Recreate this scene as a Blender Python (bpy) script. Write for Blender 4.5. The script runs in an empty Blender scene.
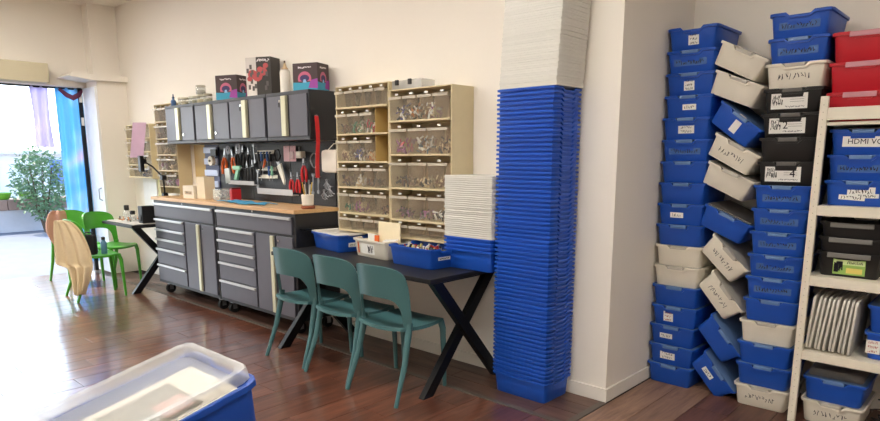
import bpy, bmesh, math, random
from mathutils import Vector, Matrix, Euler

R = math.radians
scene = bpy.context.scene
col = scene.collection
rng = random.Random(7)

# ------------------------------------------------------------------ camera, world, sun, exposure
cam_d = bpy.data.cameras.new('camera')
cam = bpy.data.objects.new('camera', cam_d)
col.objects.link(cam)
cam.location = (0, 0, 1.5)
cam.rotation_euler = (R(90 - 10.345), 0, R(42.654))
cam_d.sensor_width = 36
cam_d.lens = 630 / 880 * 36
cam_d.shift_y = 61.5 / 880
cam_d.clip_start = 0.05
cam_d.clip_end = 200
scene.camera = cam

world = bpy.data.worlds.new('sky')
scene.world = world
world.use_nodes = True
wn = world.node_tree
wn.nodes.clear()
w_out = wn.nodes.new('ShaderNodeOutputWorld')
w_bg = wn.nodes.new('ShaderNodeBackground')
w_sky = wn.nodes.new('ShaderNodeTexSky')
w_sky.sky_type = 'HOSEK_WILKIE'
w_sky.turbidity = 6.0
w_sky.ground_albedo = 0.4
_e, _a = R(48), R(200)
w_sky.sun_direction = (math.cos(_e) * math.cos(_a), math.cos(_e) * math.sin(_a), math.sin(_e))
w_bg.inputs['Strength'].default_value = 22.0
wn.links.new(w_sky.outputs[0], w_bg.inputs[0])
wn.links.new(w_bg.outputs[0], w_out.inputs[0])

sun_d = bpy.data.lights.new('sun', 'SUN')
sun_d.energy = 8.0
sun_d.angle = R(1.0)
sun_d.color = (1.0, 0.95, 0.88)
sun = bpy.data.objects.new('sun', sun_d)
col.objects.link(sun)
sun.location = (-14, 3, 9)
sun.rotation_euler = Vector((0.75, 0.25, -1.0)).to_track_quat('-Z', 'Y').to_euler()

PANEL = 43.0          # radiance of the ceiling lamps' diffusers
vs = scene.view_settings
vs.view_transform = 'Standard'
vs.look = 'None'
vs.gamma = 1.0
vs.exposure = 0.0
vs.use_curve_mapping = False

# ------------------------------------------------------------------ materials
def lin(c):
    out = []
    for v in c:
        v = v / 255.0
        out.append(v / 12.92 if v <= 0.04045 else ((v + 0.055) / 1.055) ** 2.4)
    return out

MATS = {}
def mat(name, rgb, rough=0.5, metal=0.0, var=0.08, scale=14.0, bump=0.0, alpha=1.0, coat=0.0, emit=0.0,
        spec=0.5, obj_var=0.0, stretch=(1, 1, 1), trans=0.0, detail=4.0):
    if name in MATS:
        return MATS[name]
    m = bpy.data.materials.new(name)
    m.use_nodes = True
    nt = m.node_tree
    b = nt.nodes['Principled BSDF']
    c = lin(rgb)
    tc = nt.nodes.new('ShaderNodeTexCoord')
    mp = nt.nodes.new('ShaderNodeMapping')
    mp.inputs['Scale'].default_value = stretch
    nt.links.new(tc.outputs['Object'], mp.inputs[0])
    no = nt.nodes.new('ShaderNodeTexNoise')
    no.inputs['Scale'].default_value = scale
    no.inputs['Detail'].default_value = detail
    nt.links.new(mp.outputs[0], no.inputs['Vector'])
    mx = nt.nodes.new('ShaderNodeMix')
    mx.data_type = 'RGBA'
    mx.inputs[6].default_value = [v * (1 - var) for v in c] + [1]
    mx.inputs[7].default_value = [min(1, v * (1 + var)) for v in c] + [1]
    nt.links.new(no.outputs['Fac'], mx.inputs[0])
    last = mx.outputs[2]
    if obj_var:
        oi = nt.nodes.new('ShaderNodeObjectInfo')
        mr = nt.nodes.new('ShaderNodeMapRange')
        mr.inputs[3].default_value = 1 - obj_var
        mr.inputs[4].default_value = 1 + obj_var
        nt.links.new(oi.outputs['Random'], mr.inputs[0])
        hs = nt.nodes.new('ShaderNodeHueSaturation')
        nt.links.new(mr.outputs[0], hs.inputs['Value'])
        nt.links.new(last, hs.inputs['Color'])
        last = hs.outputs[0]
    nt.links.new(last, b.inputs['Base Color'])
    b.inputs['Roughness'].default_value = rough
    b.inputs['Metallic'].default_value = metal
    b.inputs['Specular IOR Level'].default_value = spec
    b.inputs['Alpha'].default_value = alpha
    b.inputs['Coat Weight'].default_value = coat
    b.inputs['Transmission Weight'].default_value = trans
    if emit:
        nt.links.new(last, b.inputs['Emission Color'])
        b.inputs['Emission Strength'].default_value = emit
    if bump:
        bp = nt.nodes.new('ShaderNodeBump')
        bp.inputs['Strength'].default_value = bump
        bp.inputs['Distance'].default_value = 0.01
        nt.links.new(no.outputs['Fac'], bp.inputs['Height'])
        nt.links.new(bp.outputs[0], b.inputs['Normal'])
    MATS[name] = m
    return m

def wood_mat(name, dark, light, rough, grain=(26, 1.6, 26), coat=0.0, obj_var=0.12, spec=0.5):
    m = bpy.data.materials.new(name)
    m.use_nodes = True
    nt = m.node_tree
    b = nt.nodes['Principled BSDF']
    ge = nt.nodes.new('ShaderNodeNewGeometry')
    oi = nt.nodes.new('ShaderNodeObjectInfo')
    ad = nt.nodes.new('ShaderNodeVectorMath')
    ad.operation = 'MULTIPLY_ADD'
    ad.inputs[1].default_value = (1, 1, 1)
    sc = nt.nodes.new('ShaderNodeVectorMath')
    sc.operation = 'SCALE'
    sc.inputs[0].default_value = (0.0, 7.0, 13.0)
    nt.links.new(oi.outputs['Random'], sc.inputs['Scale'])
    nt.links.new(ge.outputs['Position'], ad.inputs[0])
    nt.links.new(sc.outputs[0], ad.inputs[2])
    mp = nt.nodes.new('ShaderNodeMapping')
    mp.inputs['Scale'].default_value = grain
    nt.links.new(ad.outputs[0], mp.inputs[0])
    no = nt.nodes.new('ShaderNodeTexNoise')
    no.inputs['Scale'].default_value = 1.0
    no.inputs['Detail'].default_value = 22.0
    no.inputs['Roughness'].default_value = 0.65
    no.inputs['Distortion'].default_value = 0.6
    nt.links.new(mp.outputs[0], no.inputs['Vector'])
    cr = nt.nodes.new('ShaderNodeValToRGB')
    cr.color_ramp.elements[0].position = 0.3
    cr.color_ramp.elements[0].color = lin(dark) + [1]
    cr.color_ramp.elements[1].position = 0.72
    cr.color_ramp.elements[1].color = lin(light) + [1]
    nt.links.new(no.outputs['Fac'], cr.inputs[0])
    mr = nt.nodes.new('ShaderNodeMapRange')
    mr.inputs[3].default_value = 1 - obj_var
    mr.inputs[4].default_value = 1 + obj_var
    nt.links.new(oi.outputs['Random'], mr.inputs[0])
    hs = nt.nodes.new('ShaderNodeHueSaturation')
    nt.links.new(mr.outputs[0], hs.inputs['Value'])
    nt.links.new(cr.outputs[0], hs.inputs['Color'])
    nt.links.new(hs.outputs[0], b.inputs['Base Color'])
    b.inputs['Roughness'].default_value = rough
    b.inputs['Coat Weight'].default_value = coat
    b.inputs['Coat Roughness'].default_value = 0.15
    b.inputs['Coat IOR'].default_value = 1.6
    b.inputs['Specular IOR Level'].default_value = spec
    bp = nt.nodes.new('ShaderNodeBump')
    bp.inputs['Strength'].default_value = 0.12
    bp.inputs['Distance'].default_value = 0.004
    nt.links.new(no.outputs['Fac'], bp.inputs['Height'])
    nt.links.new(bp.outputs[0], b.inputs['Normal'])
    MATS[name] = m
    return m

wall_m = mat('wall_paint', (236, 229, 218), 0.85, var=0.03, scale=2.0, bump=0.05)
ceil_m = mat('ceiling_paint', (238, 232, 222), 0.9, var=0.02)
white_trim = mat('trim_white', (232, 226, 216), 0.6, var=0.03)
shutter_m = mat('shutter_box_beige', (196, 186, 158), 0.6, var=0.03)
plank_m = wood_mat('floor_wood', (62, 34, 26), (132, 84, 64), 0.32, grain=(20, 2.0, 20), coat=0.95, obj_var=0.16)
niche_m = wood_mat('niche_wood', (58, 34, 27), (118, 78, 62), 0.5, grain=(20, 2.0, 20), coat=0.1, obj_var=0.12)
border_m = wood_mat('border_wood', (60, 40, 32), (112, 82, 68), 0.42, grain=(2.4, 22, 22), coat=0.1)
dusty_m = wood_mat('dusty_wood', (104, 76, 62), (156, 124, 104), 0.5, grain=(22, 2.4, 22))
subfloor_m = mat('subfloor', (44, 30, 25), 0.8)
strip_m = mat('floor_strip_metal', (96, 88, 80), 0.5, metal=0.3, var=0.15)
blue_m = mat('blue_plastic', (22, 78, 176), 0.42, var=0.06, obj_var=0.06)
blue_nest_m = mat('blue_plastic_nested', (26, 84, 190), 0.4, var=0.05, obj_var=0.08)
cream_m = mat('cream_plastic', (226, 219, 204), 0.45, var=0.04, obj_var=0.03)
black_p = mat('black_plastic', (26, 25, 25), 0.45, var=0.15)
red_p = mat('red_plastic', (190, 24, 40), 0.4, var=0.05)
grey_lid = mat('clear_grey_lid', (176, 180, 184), 0.3, var=0.04, alpha=0.55)
pink_lid = mat('clear_lid_over_red', (214, 150, 160), 0.3, var=0.04, alpha=0.8)
clear_lid = mat('clear_lid', (224, 226, 226), 0.3, var=0.03, alpha=0.62)
lid_white = mat('translucent_white_lid', (232, 229, 221), 0.35, var=0.02, alpha=0.8, obj_var=0.03)
clear_m = mat('clear_plastic', (226, 212, 190), 0.12, var=0.02, alpha=0.09)
glass_m = mat('clear_glass', (226, 232, 226), 0.06, var=0.02, alpha=0.3)
paper_m = mat('paper_white', (232, 230, 224), 0.8, var=0.03)
ink_m = mat('marker_ink', (22, 22, 30), 0.7)
ink_soft = mat('faded_ink', (70, 66, 70), 0.7)
ink_red = mat('red_ink', (170, 60, 50), 0.7)
tape_m = mat('clear_tape', (92, 132, 200), 0.25, alpha=0.55)
teal_m = mat('teal_plastic', (66, 107, 110), 0.42, var=0.06, scale=6)
green_m = mat('green_plastic', (70, 158, 40), 0.4, var=0.05)
black_wood = mat('black_table_wood', (25, 25, 27), 0.5, var=0.2, stretch=(2, 20, 20))
black_steel = mat('black_steel', (24, 24, 26), 0.35, metal=0.4)
cab_body = mat('cabinet_charcoal', (34, 35, 40), 0.45, var=0.1)
cab_front = mat('cabinet_grey', (94, 94, 104), 0.42, metal=0.25, var=0.06)
silver = mat('brushed_silver', (196, 196, 196), 0.3, metal=0.6, stretch=(1, 30, 30))
cream_handle = mat('pale_handle', (206, 204, 176), 0.35, metal=0.3)
chrome = mat('chrome', (210, 210, 212), 0.15, metal=1.0)
butcher = wood_mat('butcher_block', (196, 152, 104), (224, 184, 136), 0.4, grain=(2.0, 24, 24), obj_var=0.0)
rubber = mat('black_rubber', (20, 20, 20), 0.7)
beige_frame = mat('beige_organizer', (206, 190, 152), 0.55, var=0.05)
tan_m = mat('tan_board', (186, 156, 96), 0.6, var=0.06)
steel_grey = mat('tool_steel', (150, 152, 156), 0.35, metal=0.7)
tool_red = mat('tool_red', (196, 34, 40), 0.4)
tool_orange = mat('tool_orange', (222, 104, 42), 0.45)
tool_black = mat('tool_black', (30, 30, 32), 0.5)
tool_green = mat('tool_mint', (134, 196, 164), 0.45)
tool_white = mat('tool_white', (222, 218, 204), 0.5)
tool_blue = mat('tool_blue', (48, 88, 150), 0.45)
tool_yellow = mat('tool_yellow', (216, 180, 60), 0.5)
pink_pack = mat('pink_pack', (222, 180, 188), 0.5)
rail_blue = mat('pale_blue_rail', (186, 198, 228), 0.4)
patio_m = mat('patio_stone', (104, 106, 116), 0.8, var=0.2, scale=3)

# ------------------------------------------------------------------ mesh builder
class MB:
    def __init__(s):
        s.v = []
        s.f = []
    def add(s, vs, fs, mtx=None):
        o = len(s.v)
        for p in vs:
            p = Vector(p)
            if mtx is not None:
                p = mtx @ p
            s.v.append(tuple(p))
        for f in fs:
            s.f.append([i + o for i in f])
        return s
    def box(s, x0, x1, y0, y1, z0, z1, bev=0.0, mtx=None):
        if x0 > x1: x0, x1 = x1, x0
        if y0 > y1: y0, y1 = y1, y0
        if z0 > z1: z0, z1 = z1, z0
        bv = min(bev, 0.45 * min(x1 - x0, y1 - y0, z1 - z0))
        if bv <= 0:
            vs = [(x, y, z) for z in (z0, z1) for y in (y0, y1) for x in (x0, x1)]
            fs = [(0, 2, 3, 1), (4, 5, 7, 6), (0, 1, 5, 4), (2, 6, 7, 3), (0, 4, 6, 2), (1, 3, 7, 5)]
            return s.add(vs, fs, mtx)
        bm = bmesh.new()
        bmesh.ops.create_cube(bm, size=1)
        for v in bm.verts:
            v.co = Vector(((x0 + x1) / 2 + v.co.x * (x1 - x0), (y0 + y1) / 2 + v.co.y * (y1 - y0), (z0 + z1) / 2 + v.co.z * (z1 - z0)))
        bmesh.ops.bevel(bm, geom=bm.edges[:], offset=bv, segments=2, affect='EDGES', profile=0.6)
        bm.verts.index_update()
        s.add([v.co.copy() for v in bm.verts], [[v.index for v in f.verts] for f in bm.faces], mtx)
        bm.free()
        return s
    def tube(s, pts, r, n=8, mtx=None, flat=1.0):
        pts = [Vector(p) for p in pts]
        k = len(pts)
        rs = r if isinstance(r, (list, tuple)) else [r] * k
        rings = []
        vs = []
        prev = None
        for i, p in enumerate(pts):
            d = (pts[min(i + 1, k - 1)] - pts[max(i - 1, 0)]).normalized()
            if prev is None:
                a = Vector((0, 0, 1)) if abs(d.z) < 0.9 else Vector((1, 0, 0))
                u = d.cross(a).normalized()
            else:
                u = (prev - d * prev.dot(d)).normalized()
            w = d.cross(u)
            prev = u
            rings.append([len(vs) + j for j in range(n)])
            for j in range(n):
                t = 2 * math.pi * j / n
                vs.append(p + u * math.cos(t) * rs[i] + w * math.sin(t) * rs[i] * flat)
        fs = []
        for a, b in zip(rings, rings[1:]):
            for j in range(n):
                fs.append((a[j], a[(j + 1) % n], b[(j + 1) % n], b[j]))
        fs.append(tuple(reversed(rings[0])))
        fs.append(tuple(rings[-1]))
        return s.add(vs, fs, mtx)
    def lathe(s, prof, n=16, c=(0, 0, 0), mtx=None):
        vs = []
        rings = []
        for r, z in prof:
            rings.append([len(vs) + j for j in range(n)])
            for j in range(n):
                t = 2 * math.pi * j / n
                vs.append((c[0] + r * math.cos(t), c[1] + r * math.sin(t), c[2] + z))
        fs = []
        for a, b in zip(rings, rings[1:]):
            for j in range(n):
                fs.append((a[j], a[(j + 1) % n], b[(j + 1) % n], b[j]))
        fs.append(tuple(reversed(rings[0])))
        fs.append(tuple(rings[-1]))
        return s.add(vs, fs, mtx)
    def prism(s, poly, d0, d1, plane='xz', mtx=None):
        n = len(poly)
        def P(a, b, d):
            return {'xz': (a, d, b), 'xy': (a, b, d), 'yz': (d, a, b)}[plane]
        vs = [P(a, b, d0) for a, b in poly] + [P(a, b, d1) for a, b in poly]
        fs = [tuple(range(n)), tuple(reversed(range(n, 2 * n)))]
        for i in range(n):
            j = (i + 1) % n
            fs.append((i, i + n, j + n, j))
        return s.add(vs, fs, mtx)
    def slab(s, grid, th, mtx=None, closed=False):
        """grid of points -> sheet with thickness along its normals"""
        h, w = len(grid), len(grid[0])
        G = [[Vector(p) for p in row] for row in grid]
        N = []
        for i in range(h):
            row = []
            for j in range(w):
                a = G[min(i + 1, h - 1)][j] - G[max(i - 1, 0)][j]
                b = G[i][min(j + 1, w - 1)] - G[i][max(j - 1, 0)]
                n = a.cross(b)
                row.append(n.normalized() if n.length > 1e-9 else Vector((0, 0, 1)))
            N.append(row)
        vs = [G[i][j] + N[i][j] * th / 2 for i in range(h) for j in range(w)]
        vs += [G[i][j] - N[i][j] * th / 2 for i in range(h) for j in range(w)]
        o = h * w
        fs = []
        for i in range(h - 1):
            for j in range(w - 1):
                q = (i * w + j, i * w + j + 1, (i + 1) * w + j + 1, (i + 1) * w + j)
                fs.append(tuple(reversed(q)))
                fs.append(tuple(x + o for x in q))
        edge = [(0, j) for j in range(w)] + [(i, w - 1) for i in range(1, h)] + [(h - 1, j) for j in range(w - 2, -1, -1)] + [(i, 0) for i in range(h - 2, 0, -1)]
        for (a, b), (c, d) in zip(edge, edge[1:] + edge[:1]):
            fs.append((a * w + b, a * w + b + o, c * w + d + o, c * w + d))
        return s.add(vs, fs, mtx)
    def mesh(s, name, m, smooth=False):
        me = bpy.data.meshes.new(name)
        me.from_pydata(s.v, [], s.f)
        bm = bmesh.new()
        bm.from_mesh(me)
        bmesh.ops.recalc_face_normals(bm, faces=bm.faces[:])
        bm.to_mesh(me)
        bm.free()
        me.materials.append(m)
        if smooth:
            for p in me.polygons:
                p.use_smooth = True
            try:
                me.set_sharp_from_angle(angle=R(40))
            except Exception:
                pass
        return me
    def build(s, name, m, parent=None, smooth=False):
        return put(name, s.mesh(name, m, smooth), parent)

def put(name, me, parent=None, loc=None, rot=None):
    o = bpy.data.objects.new(name, me)
    col.objects.link(o)
    if parent is not None:
        o.parent = parent
    if loc is not None:
        o.location = loc
    if rot is not None:
        o.rotation_euler = rot
    return o

def tag(o, label, cat, group=None):
    o['label'] = label
    o['category'] = cat
    if group:
        o['group'] = group
    return o

def thing(name, label, cat, loc=(0, 0, 0), rot=(0, 0, 0), group=None):
    o = bpy.data.objects.new(name, None)
    o.empty_display_size = 0.05
    col.objects.link(o)
    o.location = loc
    o.rotation_euler = rot
    return tag(o, label, cat, group)

def struct(o):
    o['kind'] = 'structure'
    return o

def stuff(o):
    o['kind'] = 'stuff'
    return o

ORD = ['topmost', 'second', 'third', 'fourth', 'fifth', 'sixth', 'seventh', 'eighth', 'ninth', 'tenth', 'eleventh', 'twelfth',
       'thirteenth', 'fourteenth', 'fifteenth', 'sixteenth', 'lowest']

# ------------------------------------------------------------------ the setting
WY = 3.43            # face of the long wall
NX = -1.762           # where it ends and the storage niche begins
NB = 4.42            # back of the niche
CH = 3.37            # ceiling height
struct(MB().box(-9.15, NX, WY, 4.6, 0, CH + .1).build('wall_back', wall_m))
struct(MB().box(NX, 2.6, NB, 4.6, 0, CH + .1).build('wall_niche', wall_m))
struct(MB().box(2.5, 2.65, -3.1, NB, 0, CH + .1).build('wall_right', wall_m))
struct(MB().box(-9.15, 2.5, -3.25, -3.1, 0, CH + .1).build('wall_front', wall_m))
wl = MB()
wl.box(-9.15, -8.97, -3.1, 0.9, 0, CH)
wl.box(-9.15, -8.97, 0.9, WY, 2.37, CH)
wl.box(-9.15, -8.97, 3.07, WY, 0, 2.37)
struct(wl.build('wall_left', wall_m))
struct(MB().box(-9.15, 2.65, -3.25, 4.6, CH, CH + .15).build('ceiling', ceil_m))
struct(MB().box(-8.97, -8.78, 3.10, WY, 2.50, CH).build('trim_1', wall_m))
struct(MB().box(-8.97, -8.62, 3.075, WY, 0, 2.43, 0.004).build('trim_2', wall_m))
led = MB()
led.prism([(2.74, 2.46), (2.80, 2.505), (WY, 2.50), (WY, 2.43), (3.0, 2.43)], -8.97, -8.56, 'yz')
struct(led.build('trim_3', wall_m))
struct(MB().box(-8.97, -8.76, 0.7, 2.60, 2.375, 2.60, 0.01).build('trim_4', shutter_m))
struct(MB().box(-9.13, -9.07, 3.0, 3.045, 0, 2.37).build('trim_5', black_steel))
for z in (2.19, 1.90):
    struct(MB().box(-9.07, -9.05, 3.005, 3.035, z, z + .10).build('trim_6', white_trim))
dr = struct(MB().box(-9.04, -8.625, 3.045, 3.075, 0.02, 2.36, 0.004).build('door_1', mat('door_white', (236, 236, 236), 0.5)))
MB().tube([(-8.70, 3.045, .95), (-8.70, 3.01, .97), (-8.70, 3.01, 1.09), (-8.70, 3.045, 1.11)], .008).build('door_handle', steel_grey, dr)
struct(MB().box(-4.34, NX - .0, WY - .014, WY, 0, .085, .003).build('baseboard_back', white_trim))
struct(MB().box(NX, NX + .014, WY - .014, NB, 0, .085, .003).build('baseboard_niche', white_trim))

floor = struct(MB().box(-9.15, 2.6, -3.2, 4.5, -.12, -.011).build('floor', subfloor_m))
PW = 0.205
def plank_mesh(w, l, m, nm):
    return MB().box(-w / 2 + .0012, w / 2 - .0012, .0012, l - .0012, -.011, 0, .0022).mesh(nm, m)
pm = plank_mesh(PW, 1.22, plank_m, 'plank')
k = 0
x = NX - PW / 2 - 0.012
while x > -9.1:
    y1 = 2.955 - (0.0, 0.41, 0.82, 0.2, 0.61, 1.0)[k % 6]
    first = 2.955 - y1
    if first > 0.05:
        put('plank', plank_mesh(PW, first, plank_m, 'plank'), floor, (x, y1, 0))
    yy = y1 - 1.22
    while yy > -2.2:
        put('plank', pm, floor, (x, yy, 0))
        yy -= 1.22
    x -= PW
    k += 1
bp = MB().box(.0012, 1.18, -.0711, .0711, -.011, 0, .0022).mesh('border_plank', border_m)
for r_ in range(3):
    xx = -9.1 + .4 * r_
    while xx < NX - 1.2:
        put('border_plank', bp, floor, (xx, 3.071 + r_ * .144, 0))
        xx += 1.182
    put('border_plank', MB().box(.0012, NX - xx - .02, -.0711, .0711, -.011, 0, .0022).mesh('border_plank', border_m), floor, (xx, 3.071 + r_ * .144, 0))
MB().box(-9.1, NX - .03, 2.957, 2.997, -.011, .003, .002).build('joint_strip', strip_m, floor)
MB().box(NX - .022, NX + .02, -2.2, WY - .02, -.011, .004, .002).build('joint_strip', strip_m, floor)
k = 0
x = NX + .022 + PW / 2
while x < 1.2:
    mm = dusty_m if k < 2 else niche_m
    pk = plank_mesh(PW, 1.4, mm, 'plank')
    for yy in (3.02 - .35 * (k % 3), 1.62 - .35 * (k % 3)):
        put('plank', pk, floor, (x, yy, 0))
    put('plank', plank_mesh(PW, .35 * (k % 3) + .0001 if k % 3 else .001, mm, 'plank'), floor, (x, 4.42 - .35 * (k % 3), 0)) if k % 3 else None
    x += PW
    k += 1

# ceiling lamps (the room's own light)
lamp_m = mat('lamp_diffuser', (255, 250, 242), 0.5, var=0.0, emit=PANEL)
for i, (lx, ly) in enumerate([(-7.2, 1.6), (-4.6, 1.6), (-2.0, 1.6), (.6, 1.6), (-7.2, -1.2), (-4.6, -1.2), (-2.0, -1.2), (.6, -1.2)]):
    t = thing('ceiling_lamp', 'flat white rectangular ceiling lamp panel above the workshop floor', 'ceiling lamp', (lx, ly, CH), group='ceiling lamp panels')
    MB().box(-.62, .62, -.17, .17, -.05, 0, .004).build('lamp_frame', white_trim, t)
    MB().box(-.59, .59, -.14, .14, -.056, -.0505).build('diffuser', lamp_m, t)

# ------------------------------------------------------------------ outside the doorway
struct(MB().box(-26, -9.15, -6, 14, -.14, -.004).build('patio_ground', patio_m))
pl_w = thing('planter_wall', 'low plastered planter wall with a brown brick cap on the patio', 'planter', (-15.3, 3.6, 0))
MB().box(-.3, .3, -4, 4, -.004, .44).build('wall_body', mat('planter_plaster', (178, 176, 180), .9, var=.12, scale=5), pl_w)
cap_m = mat('brick_cap', (142, 116, 104), .85, var=.2, obj_var=.15)
cb = MB().box(-.33, .33, -.118, .118, .44, .65, .012).mesh('cap_brick', cap_m)
for j in range(33):
    put('cap_brick', cb, pl_w, (0, -3.95 + j * .245, 0))
pot_m = mat('pot_green', (110, 170, 50), .4)
soil_m = mat('soil', (60, 46, 36), .9)
for yy, lab in ((3.42, 'green plastic bowl planter on the brick cap, farther from the bush'), (3.86, 'green plastic bowl planter on the brick cap, next to the bush')):
    t = thing('flower_pot', lab, 'flower pot', (-15.2, yy, .65), group='green bowls on the planter wall')
    MB().lathe([(.10, 0), (.135, .03), (.165, .11), (.178, .115), (.178, .14), (.16, .14), (.155, .11)], 20).build('bowl', pot_m, t, True)
    MB().lathe([(.15, .09), (.156, .12), (.05, .135)], 16).build('soil', soil_m, t)
leaf_ms = mat('leaf_green', (104, 134, 96), .5, var=.3, scale=30)
def foliage(name, parent, c, rad, n, size, m):
    mb = MB()
    for _ in range(n):
        while True:
            p = Vector((rng.uniform(-1, 1), rng.uniform(-1, 1), rng.uniform(-1, 1)))
            if p.length < 1 and p.length > .35:
                break
        q = Vector((c[0] + p.x * rad[0], c[1] + p.y * rad[1], c[2] + p.z * rad[2]))
        rot = Euler((rng.uniform(-1, 1), rng.uniform(-1, 1), rng.uniform(0, 6.28))).to_matrix().to_4x4()
        s = size * rng.uniform(.6, 1.3)
        mb.add([(0, 0, 0), (s * .22, s * .5, .01), (0, s, 0), (-s * .22, s * .5, .01)], [(0, 1, 2, 3)], Matrix.Translation(q) @ rot)
    return stuff(mb.build(name, m, parent))
t = thing('patio_bush', 'leafy green bush growing beside the planter wall', 'bush', (-14.45, 3.92, 0))
st = MB()
for a in range(7):
    an = a * .9
    st.tube([(0, 0, 0), (.1 * math.cos(an), .1 * math.sin(an), .5), (.25 * math.cos(an), .25 * math.sin(an), 1.3)], [.018, .014, .006], 6)
st.build('stem', mat('bark', (92, 76, 60), .9), t)
foliage('foliage', t, (0, 0, .98), (.36, .50, .74), 1900, .10, leaf_ms)
# building across the yard
bl = thing('neighbour_building', 'low white building with blue windows across the patio', 'building', (-21, 5, 0))
MB().box(-1, 0, -9, 9, -.1, 1.58).build('wall', mat('render_white', (244, 240, 234), .9, var=.03), bl)
for yy in (-3.4, -1.0, 1.6):
    w_ = MB().box(0, .05, yy - .7, yy + .7, .6, 1.5, .01).build('window', mat('win_frame', (210, 216, 226), .5), bl)
    MB().box(.05, .06, yy - .62, yy + .62, .67, 1.43).build('pane', mat('win_pane', (96, 128, 186), .2), w_)
MB().box(-1.2, .3, -9.2, 9.2, 1.58, 1.68, .01).build('roof', mat('roof_pale', (226, 222, 216), .8), bl)
# curtains in the doorway
def curtain(name, label, X, y0, y1, z0, z1, m, waves, amp, pinch=0.0):
    rows = []
    for i in range(15):
        v = i / 14
        row = []
        for j in range(41):
            u = j / 40
            wdt = 1 - pinch * math.sin(v * math.pi) * .5
            yy = (y0 + y1) / 2 + (u - .5) * (y1 - y0) * wdt
            sag = 0.0
            row.append((X + amp * (.4 + .6 * v) * math.sin(u * waves * 2 * math.pi + v), yy, z1 + (z0 - z1) * v - sag))
        rows.append(row)
    o = MB().slab(rows, .004).build(name, m, None, True)
    return tag(o, label, 'curtain')
def cloth_mat(name, c1, c2, c3):
    m = mat(name, c1, .8)
    nt = m.node_tree
    b = nt.nodes['Principled BSDF']
    no = nt.nodes.new('ShaderNodeTexNoise')
    no.inputs['Scale'].default_value = 2.6
    no.inputs['Detail'].default_value = 1.0
    tc = nt.nodes.new('ShaderNodeTexCoord')
    nt.links.new(tc.outputs['Object'], no.inputs['Vector'])
    cr = nt.nodes.new('ShaderNodeValToRGB')
    e = cr.color_ramp.elements
    e[0].position, e[0].color = .42, lin(c1) + [1]
    e[1].position, e[1].color = .66, lin(c3) + [1]
    n_ = e.new(.56)
    n_.color = lin(c2) + [1]
    nt.links.new(no.outputs['Fac'], cr.inputs[0])
    nt.links.new(cr.outputs[0], b.inputs['Base Color'])
    # woven cloth lets daylight through
    tr = nt.nodes.new('ShaderNodeBsdfTranslucent')
    nt.links.new(cr.outputs[0], tr.inputs[0])
    ms = nt.nodes.new('ShaderNodeMixShader')
    ms.inputs[0].default_value = .55
    out = nt.nodes['Material Output']
    nt.links.new(b.outputs[0], ms.inputs[1])
    nt.links.new(tr.outputs[0], ms.inputs[2])
    nt.links.new(ms.outputs[0], out.inputs[0])
    return m
bc = curtain('doorway_curtain', 'light blue printed cloth curtain hanging at the doorway post', -9.10, 2.74, 3.06, .12, 2.36,
        cloth_mat('blue_cloth', (138, 198, 236), (176, 212, 240), (226, 208, 232)), 3, .035)
curtain('doorway_curtain', 'short sheer lavender cloth hanging from the doorway lintel', -9.10, 2.46, 2.67, 1.62, 2.36,
        cloth_mat('lavender_cloth', (212, 208, 236), (220, 214, 238), (228, 180, 196)), 2, .03, .3)
MB().tube([(-9.055, 2.78, 2.34), (-9.05, 2.86, 2.27), (-9.05, 2.93, 2.24), (-9.05, 3.0, 2.28), (-9.055, 3.045, 2.34)], [.018, .03, .034, .03, .016], 8).build('gathered_swag', mat('maroon_cloth', (104, 52, 78), .85, var=.3, scale=20), bc, True)
pole = MB().tube([(-9.10, .95, 2.355), (-9.10, 3.06, 2.355)], .012).build('curtain_rod', black_steel)
tag(pole, 'thin dark rod carrying the curtains under the doorway lintel', 'curtain rod')

# ------------------------------------------------------------------ storage bins
BH = .134
def ring(hx, hy, r, z, dip):
    pts = []
    def arc(cx, cy, a0):
        for i in range(3):
            a = R(a0 + 45 * i)
            pts.append((cx + r * math.cos(a), cy + r * math.sin(a), z))
    arc(-hx + r, -hy + r, 180)
    for sx, d in ((-.070, 0), (-.052, dip), (.052, dip), (.070, 0)):
        pts.append((sx, -hy, z - d))
    arc(hx - r, -hy + r, 270)
    arc(hx - r, hy - r, 0)
    for sx, d in ((.070, 0), (.052, dip), (-.052, dip), (-.070, 0)):
        pts.append((sx, hy, z - d))
    arc(-hx + r, hy - r, 90)
    return pts
def bin_body(h=BH, dip=.017, wt=0.0, fh=.016):
    mb = MB()
    rg = [ring(.131, .1845, .022, 0, 0), ring(.134, .1875, .025, .004, 0), ring(.147 - wt, .200 - wt, .028, h - fh, dip), ring(.157, .2085, .030, h - fh, dip),
          ring(.158, .2095, .030, h - .002, dip), ring(.155, .2065, .029, h, dip), ring(.1455, .1985, .026, h - .002, dip), ring(.132, .1855, .023, .005, 0)]
    vs = [p for r_ in rg for p in r_]
    n = len(rg[0])
    fs = []
    for i in range(len(rg) - 1):
        for j in range(n):
            fs.append((i * n + j, i * n + (j + 1) % n, (i + 1) * n + (j + 1) % n, (i + 1) * n + j))
    fs.append(tuple(reversed(range(n))))
    fs.append(tuple(range((len(rg) - 1) * n, len(rg) * n)))
    mb.add(vs, fs)
    return mb
BIN = {}
for key, m in (('blue', blue_m), ('nest', blue_nest_m), ('white', cream_m), ('black', black_p), ('red', red_p)):
    BIN[key] = (bin_body(wt=.004, fh=.013) if key == 'nest' else bin_body()).mesh('bin_body_' + key, m, True)
def lid_closed():
    mb = MB()
    mb.box(-.149, .149, -.2, .2, BH - .004, BH - .0008, .001)
    mb.box(-.050, .050, -.2125, -.2, BH - .022, BH - .002, .003)
    mb.box(-.050, .050, .2, .2125, BH - .022, BH - .002, .003)
    return mb
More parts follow.
